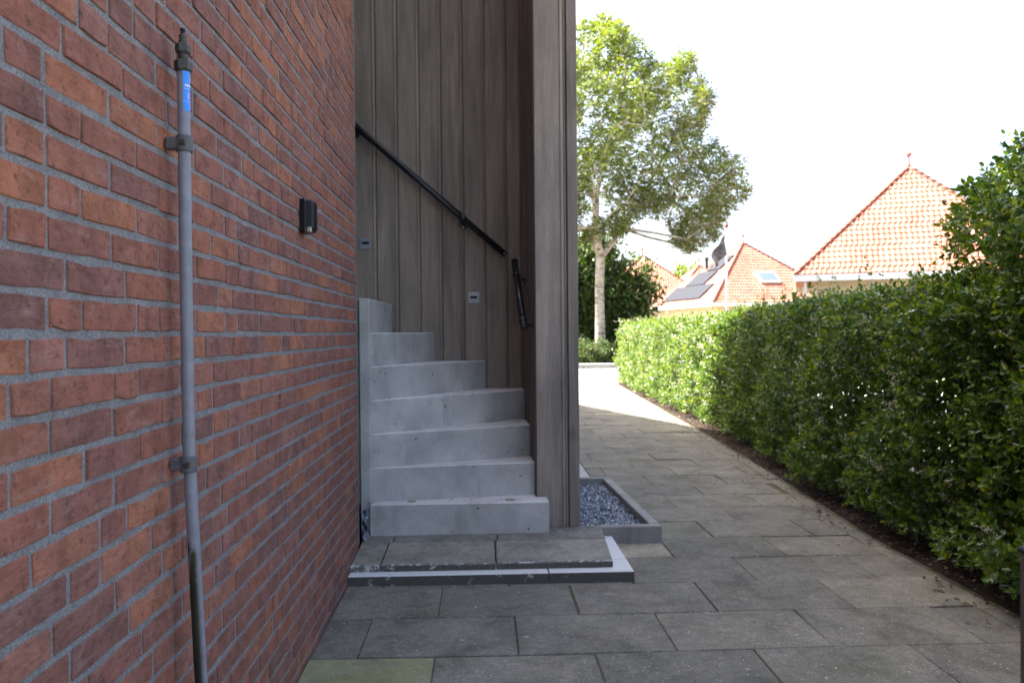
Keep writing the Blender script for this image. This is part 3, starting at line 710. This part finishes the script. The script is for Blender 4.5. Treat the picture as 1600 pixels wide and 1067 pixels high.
# ------------------------------------------------------------------ black wall box
wb = thing('wall_sensor', (0, 2.88, 1.63), 'small black rounded sensor box with silver strip on the brick wall', 'sensor')
Yc, Zc = 2.885, 1.632
def rbox(x0, x1, hy, hz, rc, taper=1.0, seg=5, tz=0):
    ring = []
    for cy_, cz_, a0 in ((hy - rc, hz - rc, 0), (-(hy - rc), hz - rc, 90), (-(hy - rc), -(hz - rc), 180), (hy - rc, -(hz - rc), 270)):
        for i in range(seg + 1):
            a = R(a0 + 90 * i / seg); ring.append((cy_ + rc * math.cos(a), cz_ + rc * math.sin(a)))
    n = len(ring); vs = []; fs = []
    lev = [(x0, 1, 0), (x0 + (x1 - x0) * .75, 1 - (1 - taper) * .4, tz * .5), (x1 - .003, taper, tz), (x1, taper * .93, tz)]
    for x, s, dz in lev: vs += [(x, Yc + a * s, Zc + b * s + dz) for a, b in ring]
    for k in range(len(lev) - 1): fs += [(k * n + i, k * n + (i + 1) % n, (k + 1) * n + (i + 1) % n, (k + 1) * n + i) for i in range(n)]
    fs += [tuple(range((len(lev) - 1) * n, len(lev) * n)), tuple(range(n - 1, -1, -1))]
    return vs, fs
V, F = rbox(.001, .020, .040, .062, .010); part('back_box', V, F, 'black_plastic', wb)
V, F = rbox(.0202, .0228, .0408, .0628, .010); part('silver_strip', V, F, 'silver', wb)
V, F = rbox(.023, .050, .0395, .0605, .012, .86, 5, -.001); part('cover', V, F, 'black_plastic', wb, False)
V, F = cbox(.026, .043, Yc - .0405, Yc - .020, Zc - .0615, Zc - .042, .003); part('lens', V, F, 'silver', wb)

# ------------------------------------------------------------------ scrap between wall and newel
vs = []; fs = []; nx, ny = 7, 12
for j in range(ny):
    for i in range(nx):
        u, v_ = i / (nx - 1), j / (ny - 1)
        vs.append((.003 + .026 * u + .006 * math.sin(j * 1.7 + i), 4.20 + .03 * math.sin(u * 6 + j) + random.uniform(-.012, .012), .10 + .165 * v_ + random.uniform(-.008, .008)))
        if i and j: a = j * nx + i; fs.append((a - nx - 1, a - nx, a, a - 1))
o = part('plastic_scrap', vs, fs, 'scrap'); b_ = Vector((.018, 4.2, .1)); tagged(o, 'crumpled grey plastic scrap stuck between brick wall and staircase', 'scrap')

# ------------------------------------------------------------------ dark post at the right edge
ps = thing('metal_post', (1.40, 1.0, 0), 'dark grey metal post cut off by the right edge of the picture', 'post')
V, F = cbox(1.3815, 1.4415, .97, 1.03, -.02, .895, .004); part('shaft', V, F, 'zinc', ps)
V, F = cbox(1.3795, 1.4435, .967, 1.033, .896, .906, .003); part('cap', V, F, 'black_metal', ps)

# ------------------------------------------------------------------ hedge
FACE = [(2, 2.96), (3.3, 2.98), (4.2, 3.02), (5.7, 3.15), (7, 3.28), (8.4, 3.42), (10, 3.48), (13, 3.58), (16, 3.72), (18, 3.88)]
def ZT(y): return np.interp(y, [2, 6, 9, 18], [1.43, 1.43, 1.38, 1.36])
def XF(y): return np.interp(y, [e[0] for e in FACE], [e[1] for e in FACE])
def und(y, z): return .05 * np.sin(y * 5.1 + z * 3.3) + .04 * np.sin(y * 11.7 - z * 7.1 + 1) + .03 * np.sin(y * 2.3 + z * 9.7 + 2)
hd = thing('privet_hedge', (3.8, 9, 0), 'long clipped green privet hedge lining the right side of the path', 'hedge')
hl = Vector(hd.location)
def hedge_sprigs(y0, y1, dens, L, layers, thick=.85, zt=1.5):
    out = []
    A = (y1 - y0)
    for (dep, df, side) in layers:
        n = int(A * 1.5 * dens * df)
        y = rng.uniform(y0, y1, n); zt = ZT(y); z = .10 + rng.random(n) * (zt - .10); f = XF(y)
        cl_ = .5 + .30 * np.sin(y * 17.3 + z * 9.1) * np.sin(z * 14.7 - y * 6.3 + 1.3) + .30 * np.sin(y * 31 - z * 19 + 2) * np.sin(z * 27 + y * 12)
        pick = rng.random(n) < (np.clip(cl_ * 1.35, .12, 1) if side == 'front' and dep < .2 else np.where((z > .35) & (z < 1.0), .85, 1.0))
        y, z, f, zt = y[pick], z[pick], f[pick], zt[pick]; n = len(y)
        lowcut = .12 * np.clip((6.5 - y) / 3, 0, 1)
        keep = z > lowcut * rng.uniform(.4, 1.4, n) + .02; y, z, f, zt = y[keep], z[keep], f[keep], zt[keep]; n = len(y)
        rnd = np.clip((z - (zt - .18)) / .18, 0, 1) ** 2 * .12 - np.clip((.5 - z) / .5, 0, 1) * .05 * np.clip((8 - y) / 3, 0, 1)
        if side == 'front':
            x = f + und(y, z) + rnd + dep + rng.uniform(-.03, .06, n) - .06; d = np.stack([-np.ones(n), rng.normal(0, .45, n), rng.normal(.35, .45, n)], 1)
        elif side == 'back':
            x = f + thick - und(y + 3, z) - rnd - dep; d = np.stack([np.ones(n), rng.normal(0, .5, n), rng.normal(.35, .45, n)], 1)
        else:
            x = f + rng.uniform(.12, thick - .12, n); d = rng.normal(size=(n, 3)) + np.array([0, 0, .5])
        ln = rng.uniform(.07, .15, n); o = np.stack([x, y, z], 1) - nrm(d) * ln[:, None] * .6
        out.append((o, d, ln))
    # top
    n = int(A * thick * dens * 1.15); y = rng.uniform(y0, y1, n); x = XF(y) + rng.uniform(.02, thick - .04, n)
    z = ZT(y) + .03 * np.sin(y * 3.1 + x * 4) + .025 * np.sin(y * 9 + 1) + rng.uniform(-.10, .02, n) - .06
    tall = rng.random(n) < .025
    ln = rng.uniform(.07, .14, n) + tall * rng.uniform(.04, .14, n)
    d = np.stack([rng.normal(0, .35, n), rng.normal(0, .35, n), np.ones(n)], 1); out.append((np.stack([x, y, z], 1), d, ln))
    o = np.concatenate([q[0] for q in out]); d = np.concatenate([q[1] for q in out]); ln = np.concatenate([q[2] for q in out])
    return o, d, ln
ms = []
for (y0, y1, dens, L, pairs, layers) in [
    (2.2, 6.0, 310, .046, 4, [(0, 1.5, 'front'), (.12, 1.3, 'front'), (.28, .6, 'front'), (0, .65, 'back'), (0, .45, 'mid')]),
    (6.0, 9.5, 280, .046, 4, [(0, 1.5, 'front'), (.12, 1.3, 'front'), (.28, .6, 'front'), (0, .65, 'back'), (0, .45, 'mid')]),
    (9.5, 18.1, 170, .050, 3, [(0, 1.6, 'front'), (.12, 1.2, 'front'), (0, .4, 'back'), (0, .3, 'mid')])]:
    o, d, ln = hedge_sprigs(y0, y1, dens, L, layers)
    ms.append(sprigs(o, d, ln, pairs, np.full(len(o), L) * rng.uniform(.75, 1.25, len(o)), .56))
# far end face
n = 420; z = rng.uniform(.05, 1.5, n); x = XF(18) + rng.uniform(0, .85, n); d = np.stack([rng.normal(-.2, .4, n), np.ones(n), rng.normal(.3, .4, n)], 1)
ms.append(sprigs(np.stack([x, 18.05 + rng.uniform(-.08, .08, n), z], 1), d, rng.uniform(.07, .14, n), 3, np.full(n, .05), .46))
V, F = cat(ms); o = put('foliage', npmesh('foliage', V - np.array(hl), F, 'privet'), hd); o['kind'] = 'stuff'
def stems(y0, y1, n, zt, xoff, thick, par, rad=.009):
    ms = []
    for i in range(n):
        y = random.uniform(y0, y1); x = float(XF(y)) + xoff + random.uniform(.15, thick); p = Vector((x, y, -.02)); path = [p]; 
        for k in range(4): p = p + Vector((random.uniform(-.08, .08), random.uniform(-.09, .09), zt / 4)); path.append(p)
        r0 = rad * random.uniform(.6, 1.4); ms.append(tube(path, [r0, r0 * .85, r0 * .7, r0 * .5, r0 * .3], 5))
    V, F = join(*ms); part('stems', V, F, 'bark', par, True, kind='stuff')
stems(2.2, 18, 190, 1.4, 0, .6, hd)
# flower panicles
def flowers(y, z, x, d, par, size=.055):
    n = len(y); o = np.stack([x, y, z], 1); d = nrm(d); out = []
    for k in range(34):
        f = rng.uniform(.1, 1, n); rr_ = size * .42 * (1.05 - f); q = rv(n); c = o + d * (size * 1.5 * f)[:, None] + q * rr_[:, None]
        l = rng.uniform(.004, .0085, n) * (size / .055); out.append(leaves(c, rv(n), rv(n), l, l * .8))
    V, F = cat(out); ob = put('flowers', npmesh('flowers', V - np.array(par.location), F, 'petal'), par); ob['kind'] = 'stuff'
n = 250; y = np.concatenate([rng.uniform(3.2, 8, 80), rng.uniform(8, 17.5, n - 80)]); z = rng.uniform(.2, 1.5, n); x = XF(y) + und(y, z) - .07
flowers(y, z, x, np.stack([-np.ones(n) * .8, rng.normal(0, .4, n), rng.normal(.4, .4, n)], 1), hd, .06)
# loose shoots standing proud of the hedge top, one object each
sm = []
for i in range(8):
    n1 = np.zeros((1, 3)); V, F = sprigs(n1, np.array([[rng.normal(0, .15), rng.normal(0, .15), 1.0]]), np.array([.17]), 6, np.array([.036]), .5); sm.append(npmesh('shoot', V, F, 'privet'))
for i in range(24):
    y = random.uniform(3.9, 9.5); x = float(XF(y)) + random.uniform(.0, .45); z = 1.42 + .03 * math.sin(y * 3.1 + x * 4)
    o = put('shoot', sm[i % 8], hd, tuple(Vector((x, y, z)) - hl)); o.rotation_euler = (random.uniform(-.3, .3), random.uniform(-.3, .3), random.uniform(0, 6.28)); s = random.uniform(.75, 1.25); o.scale = (s, s, s)

# ------------------------------------------------------------------ tall overgrown shrub at the near end
tb = thing('tall_privet_shrub', (3.6, 3.3, 0), 'tall overgrown dark green shrub rising above the near end of the hedge', 'shrub')
tl = np.array(tb.location)
def shrub_pts(n, dep):
    th = rng.uniform(0, 2 * math.pi, n); z = rng.uniform(.22, 2.04, n)
    a, b = .58, .97
    rad = 1 - .55 * np.clip((z - 1.65) / .55, 0, 1) ** 2 - .10 * np.sin(th * 5 + z * 4) - .06 * np.sin(z * 9 + th * 3)
    k = rad - dep; x = 3.62 + a * k * np.cos(th); y = 3.30 + b * k * np.sin(th)
    d = np.stack([np.cos(th), np.sin(th) * .8, rng.normal(.5, .4, n)], 1) + rng.normal(size=(n, 3)) * .35
    return np.stack([x, y, z], 1), d
ms = []
for n, dep in ((1700, .02), (1200, .18), (700, .4)):
    o, d = shrub_pts(n, dep); ms.append(sprigs(o, d, rng.uniform(.08, .17, n), 5, np.full(n, .052) * rng.uniform(.75, 1.25, n), .56))
n = 260; th = rng.uniform(0, 6.28, n); rr_ = np.sqrt(rng.random(n)) * .55; x = 3.62 + .56 * rr_ * np.cos(th); y = 3.22 + .98 * rr_ * np.sin(th)
o = np.stack([x, y, 1.94 + .1 * np.sin(x * 8 + y * 5) + rng.uniform(-.1, .05, n)], 1); ms.append(sprigs(o, np.stack([rng.normal(0, .4, n), rng.normal(0, .4, n), np.ones(n)], 1), rng.uniform(.1, .26, n), 6, np.full(n, .04), .46))
V, F = cat(ms); ob = put('foliage', npmesh('foliage', V - tl, F, 'privet'), tb); ob['kind'] = 'stuff'
ms = []
for i in range(16):
    a = random.uniform(0, 6.28); p = Vector((3.62 + .25 * math.cos(a), 3.25 + .45 * math.sin(a), -.02)); path = [p]; q = Vector((math.cos(a) * .06, math.sin(a) * .1, .4))
    for k in range(5): p = p + q + Vector((random.uniform(-.04, .04), random.uniform(-.04, .04), 0)); path.append(p)
    ms.append(tube(path, [.016, .014, .011, .008, .006, .003], 6))
V, F = join(*ms); part('stems', V, F, 'bark', tb, True, kind='stuff')
for i in range(30):
    a = random.uniform(0, 6.28); z = random.uniform(1.3, 2.1); k = .95 - .55 * max(0, min(1, (z - 1.65) / .55)) ** 2
    o = put('shoot', sm[i % 8], tb, (3.62 + .56 * k * math.cos(a) - tl[0], 3.22 + .98 * k * math.sin(a) - tl[1], z)); s = random.uniform(.9, 1.5)
    o.rotation_euler = (random.uniform(-.6, .6), random.uniform(-.6, .6), random.uniform(0, 6.28)); o.scale = (s, s, s)

# ------------------------------------------------------------------ litter
n = 2600; y = rng.uniform(2.2, 12, n); x = np.interp(y, [e[0] for e in EDGE], [e[1] for e in EDGE]) + rng.normal(.22, .15, n); d = rv(n); d[:, 2] *= .2
V, F = leaves(np.stack([x, y, np.where(x > np.interp(y, [e[0] for e in EDGE], [e[1] for e in EDGE]) + .09, .022, .009)], 1), d, rv(n) * .4 + np.array([0, 0, 1]), rng.uniform(.012, .035, n), rng.uniform(.008, .018, n))
o = put('leaf_litter', npmesh('leaf_litter', V, F, 'dead_leaf')); o['kind'] = 'stuff'; tagged(o, 'brown dead leaf litter scattered on the soil under the hedge', 'leaf litter')
n = 260; y = rng.uniform(2.4, 9, n); x = rng.uniform(.1, 2.8, n); ok = ~((x < 1.7) & (y > 3.7)); x, y = x[ok], y[ok]; n = len(x)
V, F = leaves(np.stack([x, y, np.full(n, .0055)], 1), rv(n) * np.array([1, 1, .1]), np.tile([0, 0, 1.0], (n, 1)), rng.uniform(.004, .011, n), rng.uniform(.003, .007, n))
o = put('fallen_petals', npmesh('fallen_petals', V, F, 'petal')); o['kind'] = 'stuff'; tagged(o, 'tiny pale petals and grit scattered over the paving slabs', 'petals')
n = 1100; k = rng.integers(-2, 12, n); y = ROW0 + ROW * k + rng.normal(0, .004, n); x = rng.uniform(.2, 2.9, n); ok = ~((x < 1.7) & (y > 3.6)) & (np.sin(x * 5 + k) > -.1); x, y = x[ok], y[ok]; n = len(x)
d = rv(n); d[:, 2] = abs(d[:, 2]) + .3; V, F = leaves(np.stack([x, y, np.full(n, -.006)], 1), d, rv(n), rng.uniform(.006, .018, n), rng.uniform(.003, .007, n))
o = put('joint_moss', npmesh('joint_moss', V, F, 'low_leaf')); o['kind'] = 'stuff'; tagged(o, 'small green moss tufts growing in the paving joints', 'moss')

# ------------------------------------------------------------------ big tree
TY = 30.; sc = TY / 1220.
tree = thing('broadleaf_tree', (5.2, TY, 0), 'tall airy broadleaf tree with pale trunk beyond the end of the path', 'tree')
tlc = np.array(tree.location)
def pxw(u, v_, y=TY): return np.array([.659 + (u - 755) * y / 1220., y, 1.2 + (519 - v_) * y / 1220.])
POLY = np.array([(945, 38), (975, 45), (985, 65), (1010, 72), (1025, 100), (1045, 108), (1060, 90), (1080, 90), (1090, 122), (1112, 150), (1108, 180), (1097, 205), (1108, 222), (1135, 232), (1160, 262), (1176, 295), (1152, 325),
    (1132, 335), (1122, 365), (1095, 388), (1062, 384), (1052, 356), (1022, 346), (1002, 330), (985, 348), (968, 368), (950, 348), (935, 368), (912, 372), (880, 352), (840, 362), (800, 330), (780, 270), (775, 200), (800, 130), (850, 80), (900, 50)], float)
tr_ = np.random.default_rng(11)
def inside(p):
    x, y = p[:, 0], p[:, 1]; c = np.zeros(len(p), bool); n = len(POLY)
    for i in range(n):
        (x1, y1), (x2, y2) = POLY[i], POLY[(i + 1) % n]
        k = ((y1 > y) != (y2 > y)) & (x < (x2 - x1) * (y - y1) / (y2 - y1 + 1e-9) + x1); c ^= k
    return c
def edged(p):
    d = np.full(len(p), 1e9); n = len(POLY)
    for i in range(n):
        a, b = POLY[i], POLY[(i + 1) % n]; ab = b - a; t_ = np.clip(((p - a) @ ab) / (ab @ ab), 0, 1); d = np.minimum(d, np.linalg.norm(p - a - t_[:, None] * ab, axis=1))
    return d
U = np.stack([tr_.uniform(770, 1180, 26000), tr_.uniform(36, 390, 26000)], 1); U = U[inside(U)]; E_ = edged(U)
hd_ = 3.3 * np.sqrt(np.clip(E_ / 95, 0, 1)) + .25; dy = tr_.uniform(-1, 1, len(U)) * hd_
PT = np.stack([.659 + (U[:, 0] - 755) * sc, TY + dy, 1.2 + (519 - U[:, 1]) * sc], 1)
q = PT * 1.0
nz_ = (np.sin(q[:, 0] * 2.3 + np.sin(q[:, 2] * 1.7) * 1.5) + np.sin(q[:, 2] * 3.1 + q[:, 1] * .8 + np.sin(q[:, 0] * 1.9)) + np.sin(q[:, 1] * 2.1 + q[:, 0] * 1.1 - q[:, 2] * .7)
       + .7 * np.sin(q[:, 0] * 5.3 - q[:, 2] * 4.1 + q[:, 1] * 3) + .7 * np.sin(q[:, 2] * 6.7 + q[:, 0] * 3.1 + 1))
PT = PT[nz_ > -.35]; PT = PT[tr_.permutation(len(PT))[:9800]]
fork = np.array([5.2, TY, 4.05]); nodes = [(fork, -1)]
cen = [PT[0]]
for p in PT[1:4000]:
    if min(np.linalg.norm(p - c_) for c_ in cen) > 1.05: cen.append(p)
cen = sorted(cen, key=lambda p: np.linalg.norm(p - fork))
for p in cen:
    best = min(range(len(nodes)), key=lambda k: np.linalg.norm(nodes[k][0] - p) + .38 * np.linalg.norm(nodes[k][0] - fork) + (3 if nodes[k][0][2] > p[2] + .7 else 0))
    nodes.append((p, best))
cnt = [1] * len(nodes)
for i in range(len(nodes) - 1, 0, -1): cnt[nodes[i][1]] += cnt[i]
ms = []
for i in range(1, len(nodes)):
    a, b = Vector(nodes[nodes[i][1]][0]), Vector(nodes[i][0]); r0 = .0165 * cnt[i] ** .5 + .008; r1 = .0125 * (cnt[i] - .5) ** .5 + .004; m = (a + b) / 2 + Vector((random.uniform(-.12, .12), random.uniform(-.12, .12), random.uniform(-.08, .2)))
    P = [a, a * .55 + m * .45, m, m * .45 + b * .55, b]; ms.append(tube(P, [r0, r0 * .9 + r1 * .1, (r0 + r1) / 2, r1 * 1.1, r1 * .7], 6))
    for k in range(4):
        e = b + Vector(tuple(tr_.normal(size=3))) * .45; ms.append(tube([m * .3 + b * .7, (b + e) / 2, e], [.014, .009, .004], 4))
V, F = join(*ms); part('limbs', V, F, 'pale_bark', tree, True)
V, F = tube([(5.17, TY, -.1), (5.18, TY, .4), (5.17, TY, 1.5), (5.16, TY, 2.8), (5.2, TY, 4.1), (5.22, TY, 4.3)], [.26, .205, .185, .175, .17, .10], 14); part('trunk', V, F, 'pale_bark', tree, True)
ms = []; c = PT; n = len(c); dd = nrm(nrm(c - np.array([5.2, TY, 7.0])) * .6 + rv(n) * .6 + np.array([0, 0, -.15]))
for k in range(9):
    f = (k // 2) / 4.; s_ = 1 if k % 2 else -1; sd = nrm(np.cross(dd, rv(n) * .25 + np.array([0, 0, 1.])))
    l = rng.uniform(.10, .17, n); ms.append(leaves(c + dd * (.30 * f) + rng.normal(size=(n, 3)) * .02, dd * .6 + sd * s_ + rng.normal(size=(n, 3)) * .2, np.array([0, 0, 1.]) + rng.normal(size=(n, 3)) * .5, l, l * .42))
V, F = cat(ms); ob = put('crown', npmesh('crown', V - tlc, F, 'tree_leaf'), tree); ob['kind'] = 'stuff'

# ------------------------------------------------------------------ other far greenery
def bush(name, label, cat_, centre_list, mat, L, n0, trunkh=None, bloc=None, seedd=0):
    b = thing(name, bloc, label, cat_); bl = np.array(bloc); ms = []
    for (p, r_) in centre_list:
        p = np.array(p, float); r_ = np.array(r_, float); n = int(n0 * r_.max() ** 2); q = rv(n) * (rng.random(n) ** .33)[:, None]; q *= (1 + .18 * np.sin(q[:, 0] * 7 + q[:, 2] * 5 + p[0]) + .12 * np.sin(q[:, 1] * 11 + q[:, 2] * 9))[:, None]
        c = p + q * r_; c = c[c[:, 2] > .05]; q = q[:len(c)]; n = len(c)
        for k in range(3): l = rng.uniform(.6, 1.2, n) * L; ms.append(leaves(c + rng.normal(size=(n, 3)) * L * .5, rv(n) + np.array([0, 0, .2]), rv(n) * .7 + np.array([0, 0, .8]), l, l * .5))
    V, F = cat(ms); ob = put('crown', npmesh('crown', V - bl, F, mat), b); ob['kind'] = 'stuff'
    if trunkh:
        mt = []
        for k in range(3):
            p0 = Vector(bloc) + Vector((random.uniform(-.25, .25), random.uniform(-.2, .2), -.05)); mt.append(tube([p0, p0 + Vector((random.uniform(-.2, .2), 0, trunkh * .5)), p0 + Vector((random.uniform(-.4, .4), random.uniform(-.3, .3), trunkh))], [.09, .07, .03], 7))
        V, F = join(*mt); part('trunk', V, F, 'bark', b, True)
    return b
bush('evergreen_tree', 'dense dark evergreen tree standing behind the pale trunk', 'tree',
     [((5.2, 36, 3.6), (2.0, 1.8, 2.0)), ((6.9, 36, 2.6), (1.8, 1.6, 2.0)), ((3.4, 36.5, 3.2), (2.2, 1.8, 2.6)), ((5.4, 36.2, 1.5), (2.4, 1.6, 1.6)), ((7.5, 35.8, 2.9), (1.0, 1.1, .8)), ((1.6, 37, 3.4), (2.2, 2, 3.0)), ((7.4, 36, 1.2), (1.1, 1.2, 1.3)), ((5.9, 36, 4.9), (1.0, 1.0, 1.0))], 'dark_leaf', .24, 620, 3.2, (5.2, 36.2, .1))
for i, (xx, yy, rr_, lb) in enumerate([(4.3, 28.0, .62, 'low green shrub hugging the timber tower edge, left of the pale trunk'), (5.1, 28.5, .60, 'low green shrub directly in front of the pale tree trunk'), (6.0, 28.2, .60, 'low green shrub between the pale trunk and the hedge end'), (3.0, 28.3, .62, 'low green shrub hidden farthest left behind the timber tower')]):
    b = bush('low_shrub', lb, 'shrub', [((xx, yy, .35), (.72, .7, .55)), ((xx + .3, yy - .3, .3), (.5, .5, .4))], 'low_leaf', .09, 2600, .4, (xx, yy, .1)); b['group'] = 'low shrubs along the far kerb'
bush('distant_tree', 'small round green tree peeking above the far roofs', 'tree', [((26.0, 96, 7.6), (2.0, 1.8, 1.7)), ((24.9, 96, 6.8), (1.7, 1.6, 1.6)), ((27.0, 96, 6.6), (1.6, 1.6, 1.5)), ((25.8, 96, 5.2), (2.6, 2, 2.2))], 'tree_leaf', .42, 150, 5.2, (25.9, 96, 0))

# ------------------------------------------------------------------ pyramid roofed houses
def hiproof(A, B, ap, off=.0):
    """tile rows on the triangle A-B-apex; returns verts, faces"""
    A, B, ap = Vector(A), Vector(B), Vector(ap); u = (B - A).normalized(); W = (B - A).length; mid = (A + B) / 2; sv = ap - mid; H = sv.length; v = sv.normalized(); nn = u.cross(v).normalized()
    vs, fs = [], []; ro, cw = .335, .205; prof_ = [(0, .022), (.22, .0), (.5, .004), (.75, .03), (1.0, .022)]
    rows = int(H / ro)
    for r_ in range(rows + 1):
        v0, v1 = r_ * ro, min((r_ + 1) * ro + .03, H); half = W / 2 * (1 - (v0 + .1) / H); nc = int(2 * half / cw) + 1
        for c_ in range(nc):
            x0 = -nc * cw / 2 + c_ * cw; o = len(vs); jz = random.uniform(0, .006)
            for (f, h) in prof_:
                x = x0 + f * cw
                lim0 = W / 2 * (1 - v0 / H) + .02; lim1 = W / 2 * (1 - v1 / H) + .02
                xa = max(-lim0, min(lim0, x)); xb = max(-lim1, min(lim1, x))
                p0 = mid + u * xa + v * v0 + nn * (h + .034 + jz); p1 = mid + u * xb + v * v1 + nn * (h + .006); pf = mid + u * xa + v * (v0 + .003) + nn * (h + .012)
                vs += [p0, p1, pf]
            for i in range(4):
                a = o + i * 3; fs += [(a, a + 3, a + 4, a + 1), (a + 2, a + 5, a + 3, a)]
    return vs, fs
def hips(p, q, rad=.11, step=.36):
    p, q = Vector(p), Vector(q); d = (q - p).normalized(); L = (q - p).length; up = (Vector((0, 0, 1)) - d * d.z).normalized(); s = d.cross(up); out = []
    n = int(L / step)
    for i in range(n):
        a = p + d * (i * step); b = a + d * (step + .05); vs = []
        for (c, r_, lift) in ((a, rad, .045), (b, rad * .82, .015)):
            for k in range(7):
                t_ = math.pi * k / 6; vs.append(c + s * (math.cos(t_) * r_) + up * (math.sin(t_) * r_ * .8 + lift))
        fs = [(k, k + 1, k + 8, k + 7) for k in range(6)] + [tuple(range(6, -1, -1))]
        out.append((vs, fs))
    return join(*out)
def house_(loc, rot, label, w=5.47, ez=3.2, az=7.94, porch=False):
    h = thing('bungalow', loc, label, 'house', 'tile roofed houses beyond the hedge'); c, s = math.cos(rot), math.sin(rot)
    def T(x, y, z): return (loc[0] + x * c - y * s, loc[1] + x * s + y * c, z)
    co = [T(-w, -w, ez), T(w, -w, ez), T(w, w, ez), T(-w, w, ez)]; ap = T(0, 0, az)
    iw = w - .75; V, F = box(-iw, iw, -iw, iw, -.05, ez - .12); part('wall', [T(*q) for q in V], F, 'cream', h)
    V, F = [*co, ap], [(0, 1, 4), (1, 2, 4), (2, 3, 4), (3, 0, 4), (3, 2, 1, 0)]; rf = part('roof', V, F, 'roof_tile', h)
    for i in range(4):
        V, F = hiproof(co[i], co[(i + 1) % 4], ap); part('roof_tiles', V, F, 'roof_tile', rf, False, 'stuff')
        V, F = hips(co[i], ap); part('hip_tiles', V, F, 'roof_tile', rf, True, 'stuff')
        # fascia / gutter
        a = w + .06; V, F = [(-a, -a, ez - .27), (a, -a, ez - .27), (a, -w + .06, ez - .27), (-a, -w + .06, ez - .27), (-a, -a, ez - .005), (a, -a, ez - .005), (a, -w + .06, ez - .005), (-a, -w + .06, ez - .005)], BOXF
        if i % 2: V = [(max(-w + .055, min(w - .055, q[0])) if False else q[0] * (w - .07) / (w + .06), q[1], q[2]) for q in V]
        cc, ss = math.cos(i * math.pi / 2), math.sin(i * math.pi / 2); part('fascia', [T(q[0] * cc - q[1] * ss, q[0] * ss + q[1] * cc, q[2]) for q in V], F, 'white_trim', h)
    V, F = lathe([(.10, az + .02), (.085, az + .10), (.05, az + .14), (.035, az + .42), (.045, az + .48), (.115, az + .52), (.12, az + .60), (.06, az + .66)], 10, (loc[0], loc[1])); part('finial', V, F, 'roof_tile', rf, True)
    # windows on the front
    for xx in (-2.6, 1.4):
        V, F = box(xx, xx + 1.5, -iw - .05, -iw + .02, 1.0, 2.4); wn_ = part('window', [T(*q) for q in V], F, 'white_trim', h)
        V, F = box(xx + .08, xx + 1.42, -iw - .06, -iw - .045, 1.08, 2.32); part('pane', [T(*q) for q in V], F, 'glass', wn_)
    return h, rf, T, co, ap
def on_face(A, B, ap, u0, u1, v0, v1, lift, th):
    """slab lying on roof face, u in metres from mid of eave, v metres up the slope"""
    A, B, ap = Vector(A), Vector(B), Vector(ap); u = (B - A).normalized(); mid = (A + B) / 2; v = (ap - mid).normalized(); nn = u.cross(v).normalized()
    q = [mid + u * a + v * b + nn * z for z in (lift, lift + th) for a, b in ((u0, v0), (u1, v0), (u1, v1), (u0, v1))]; return q, BOXF
h1, rf, T, co, ap = house_((19.65, 34.15, 0), -R(22), 'large near house with orange tiled pyramid roof and white fascia above the hedge', 4.81, 3.47, 8.42)
V, F = box(-4.45, -4.33, -4.5, -4.38, 0, 3.19); part('post', [T(*q) for q in V], F, 'white_trim', h1)
h2, rf, T, co, ap = house_((20.6, 59.2, 0), R(11.5), 'middle house with solar panels and a roof window on its orange pyramid roof')
V, F = on_face(co[0], co[1], ap, -.85, .75, 2.15, 3.35, .05, .14); sw = part('roof_window', V, F, 'white_trim', rf); V, F = on_face(co[0], co[1], ap, -.72, .62, 2.3, 3.22, .20, .02); part('pane', V, F, 'glass', sw)
for (u0, v0, nc) in ((-3.2, .45, 6), (-1.9, 2.15, 3), (-.9, 3.9, 2)):
    for k in range(nc):
        V, F = on_face(co[3], co[0], ap, u0 + k * 1.02, u0 + k * 1.02 + 1.0, v0, v0 + 1.62, .10, .05); part('solar_panel', V, F, 'solar', rf)
V, F = lathe([(.11, 5.2), (.11, 6.7), (.15, 6.75), (.15, 6.95)], 10, T(-2.2, 1.6, 0)[:2]); part('flue', V, F, 'black_metal', rf)
house_((14.75, 68.5, 0), 0, 'left far house whose orange pyramid roof shows beside the dark evergreen')
house_((22.7, 79, 0), R(6), 'farthest house, only its orange roof tip showing beside the small round tree')

# ------------------------------------------------------------------ flagpole and flag
fp = thing('flagpole', (11.07, 33, 0), 'white flagpole standing behind the hedge before the middle house', 'flagpole')
V, F = tube([(11.07, 33, -.05), (11.07, 33, 3), (11.07, 33, 5.62)], [.06, .05, .035], 12); part('pole', V, F, 'flagpole', fp, True)
V, F = lathe([(.03, 5.6), (.085, 5.66), (.09, 5.72), (.03, 5.80), (.03, 5.85)], 12, (11.07, 33)); part('finial', V, F, 'roof_tile', fp, True)
vs = []; fs = []; nu, nv_ = 14, 12
for j in range(nv_ + 1):
    for i in range(nu + 1):
        f, g_ = i / nu, j / nv_
        x = 11.04 - .66 * f ** 1.05 * (1 - .25 * g_) - .02 * math.sin(9 * f + 4 * g_); y = 33 + .14 * math.sin(11 * f + 2 * g_) * f + .06 * math.sin(5 * g_ + 7 * f)
        z = 5.36 - .92 * g_ * (1 - .28 * f) - .92 * f ** 1.15 + .1 * f * g_
        vs.append((x, y, z))
        if i and j: a = j * (nu + 1) + i; fs.append((a - nu - 2, a - nu - 1, a, a - 1))
o = part('flag', vs, fs, 'flag', None, True); sm_ = o.modifiers.new('thick', 'SOLIDIFY'); sm_.thickness = .006; tagged(o, 'dark limp flag drooping from the white flagpole', 'flag')
for o in list(C.objects):
    if o.name in ('leaf_litter',): pass
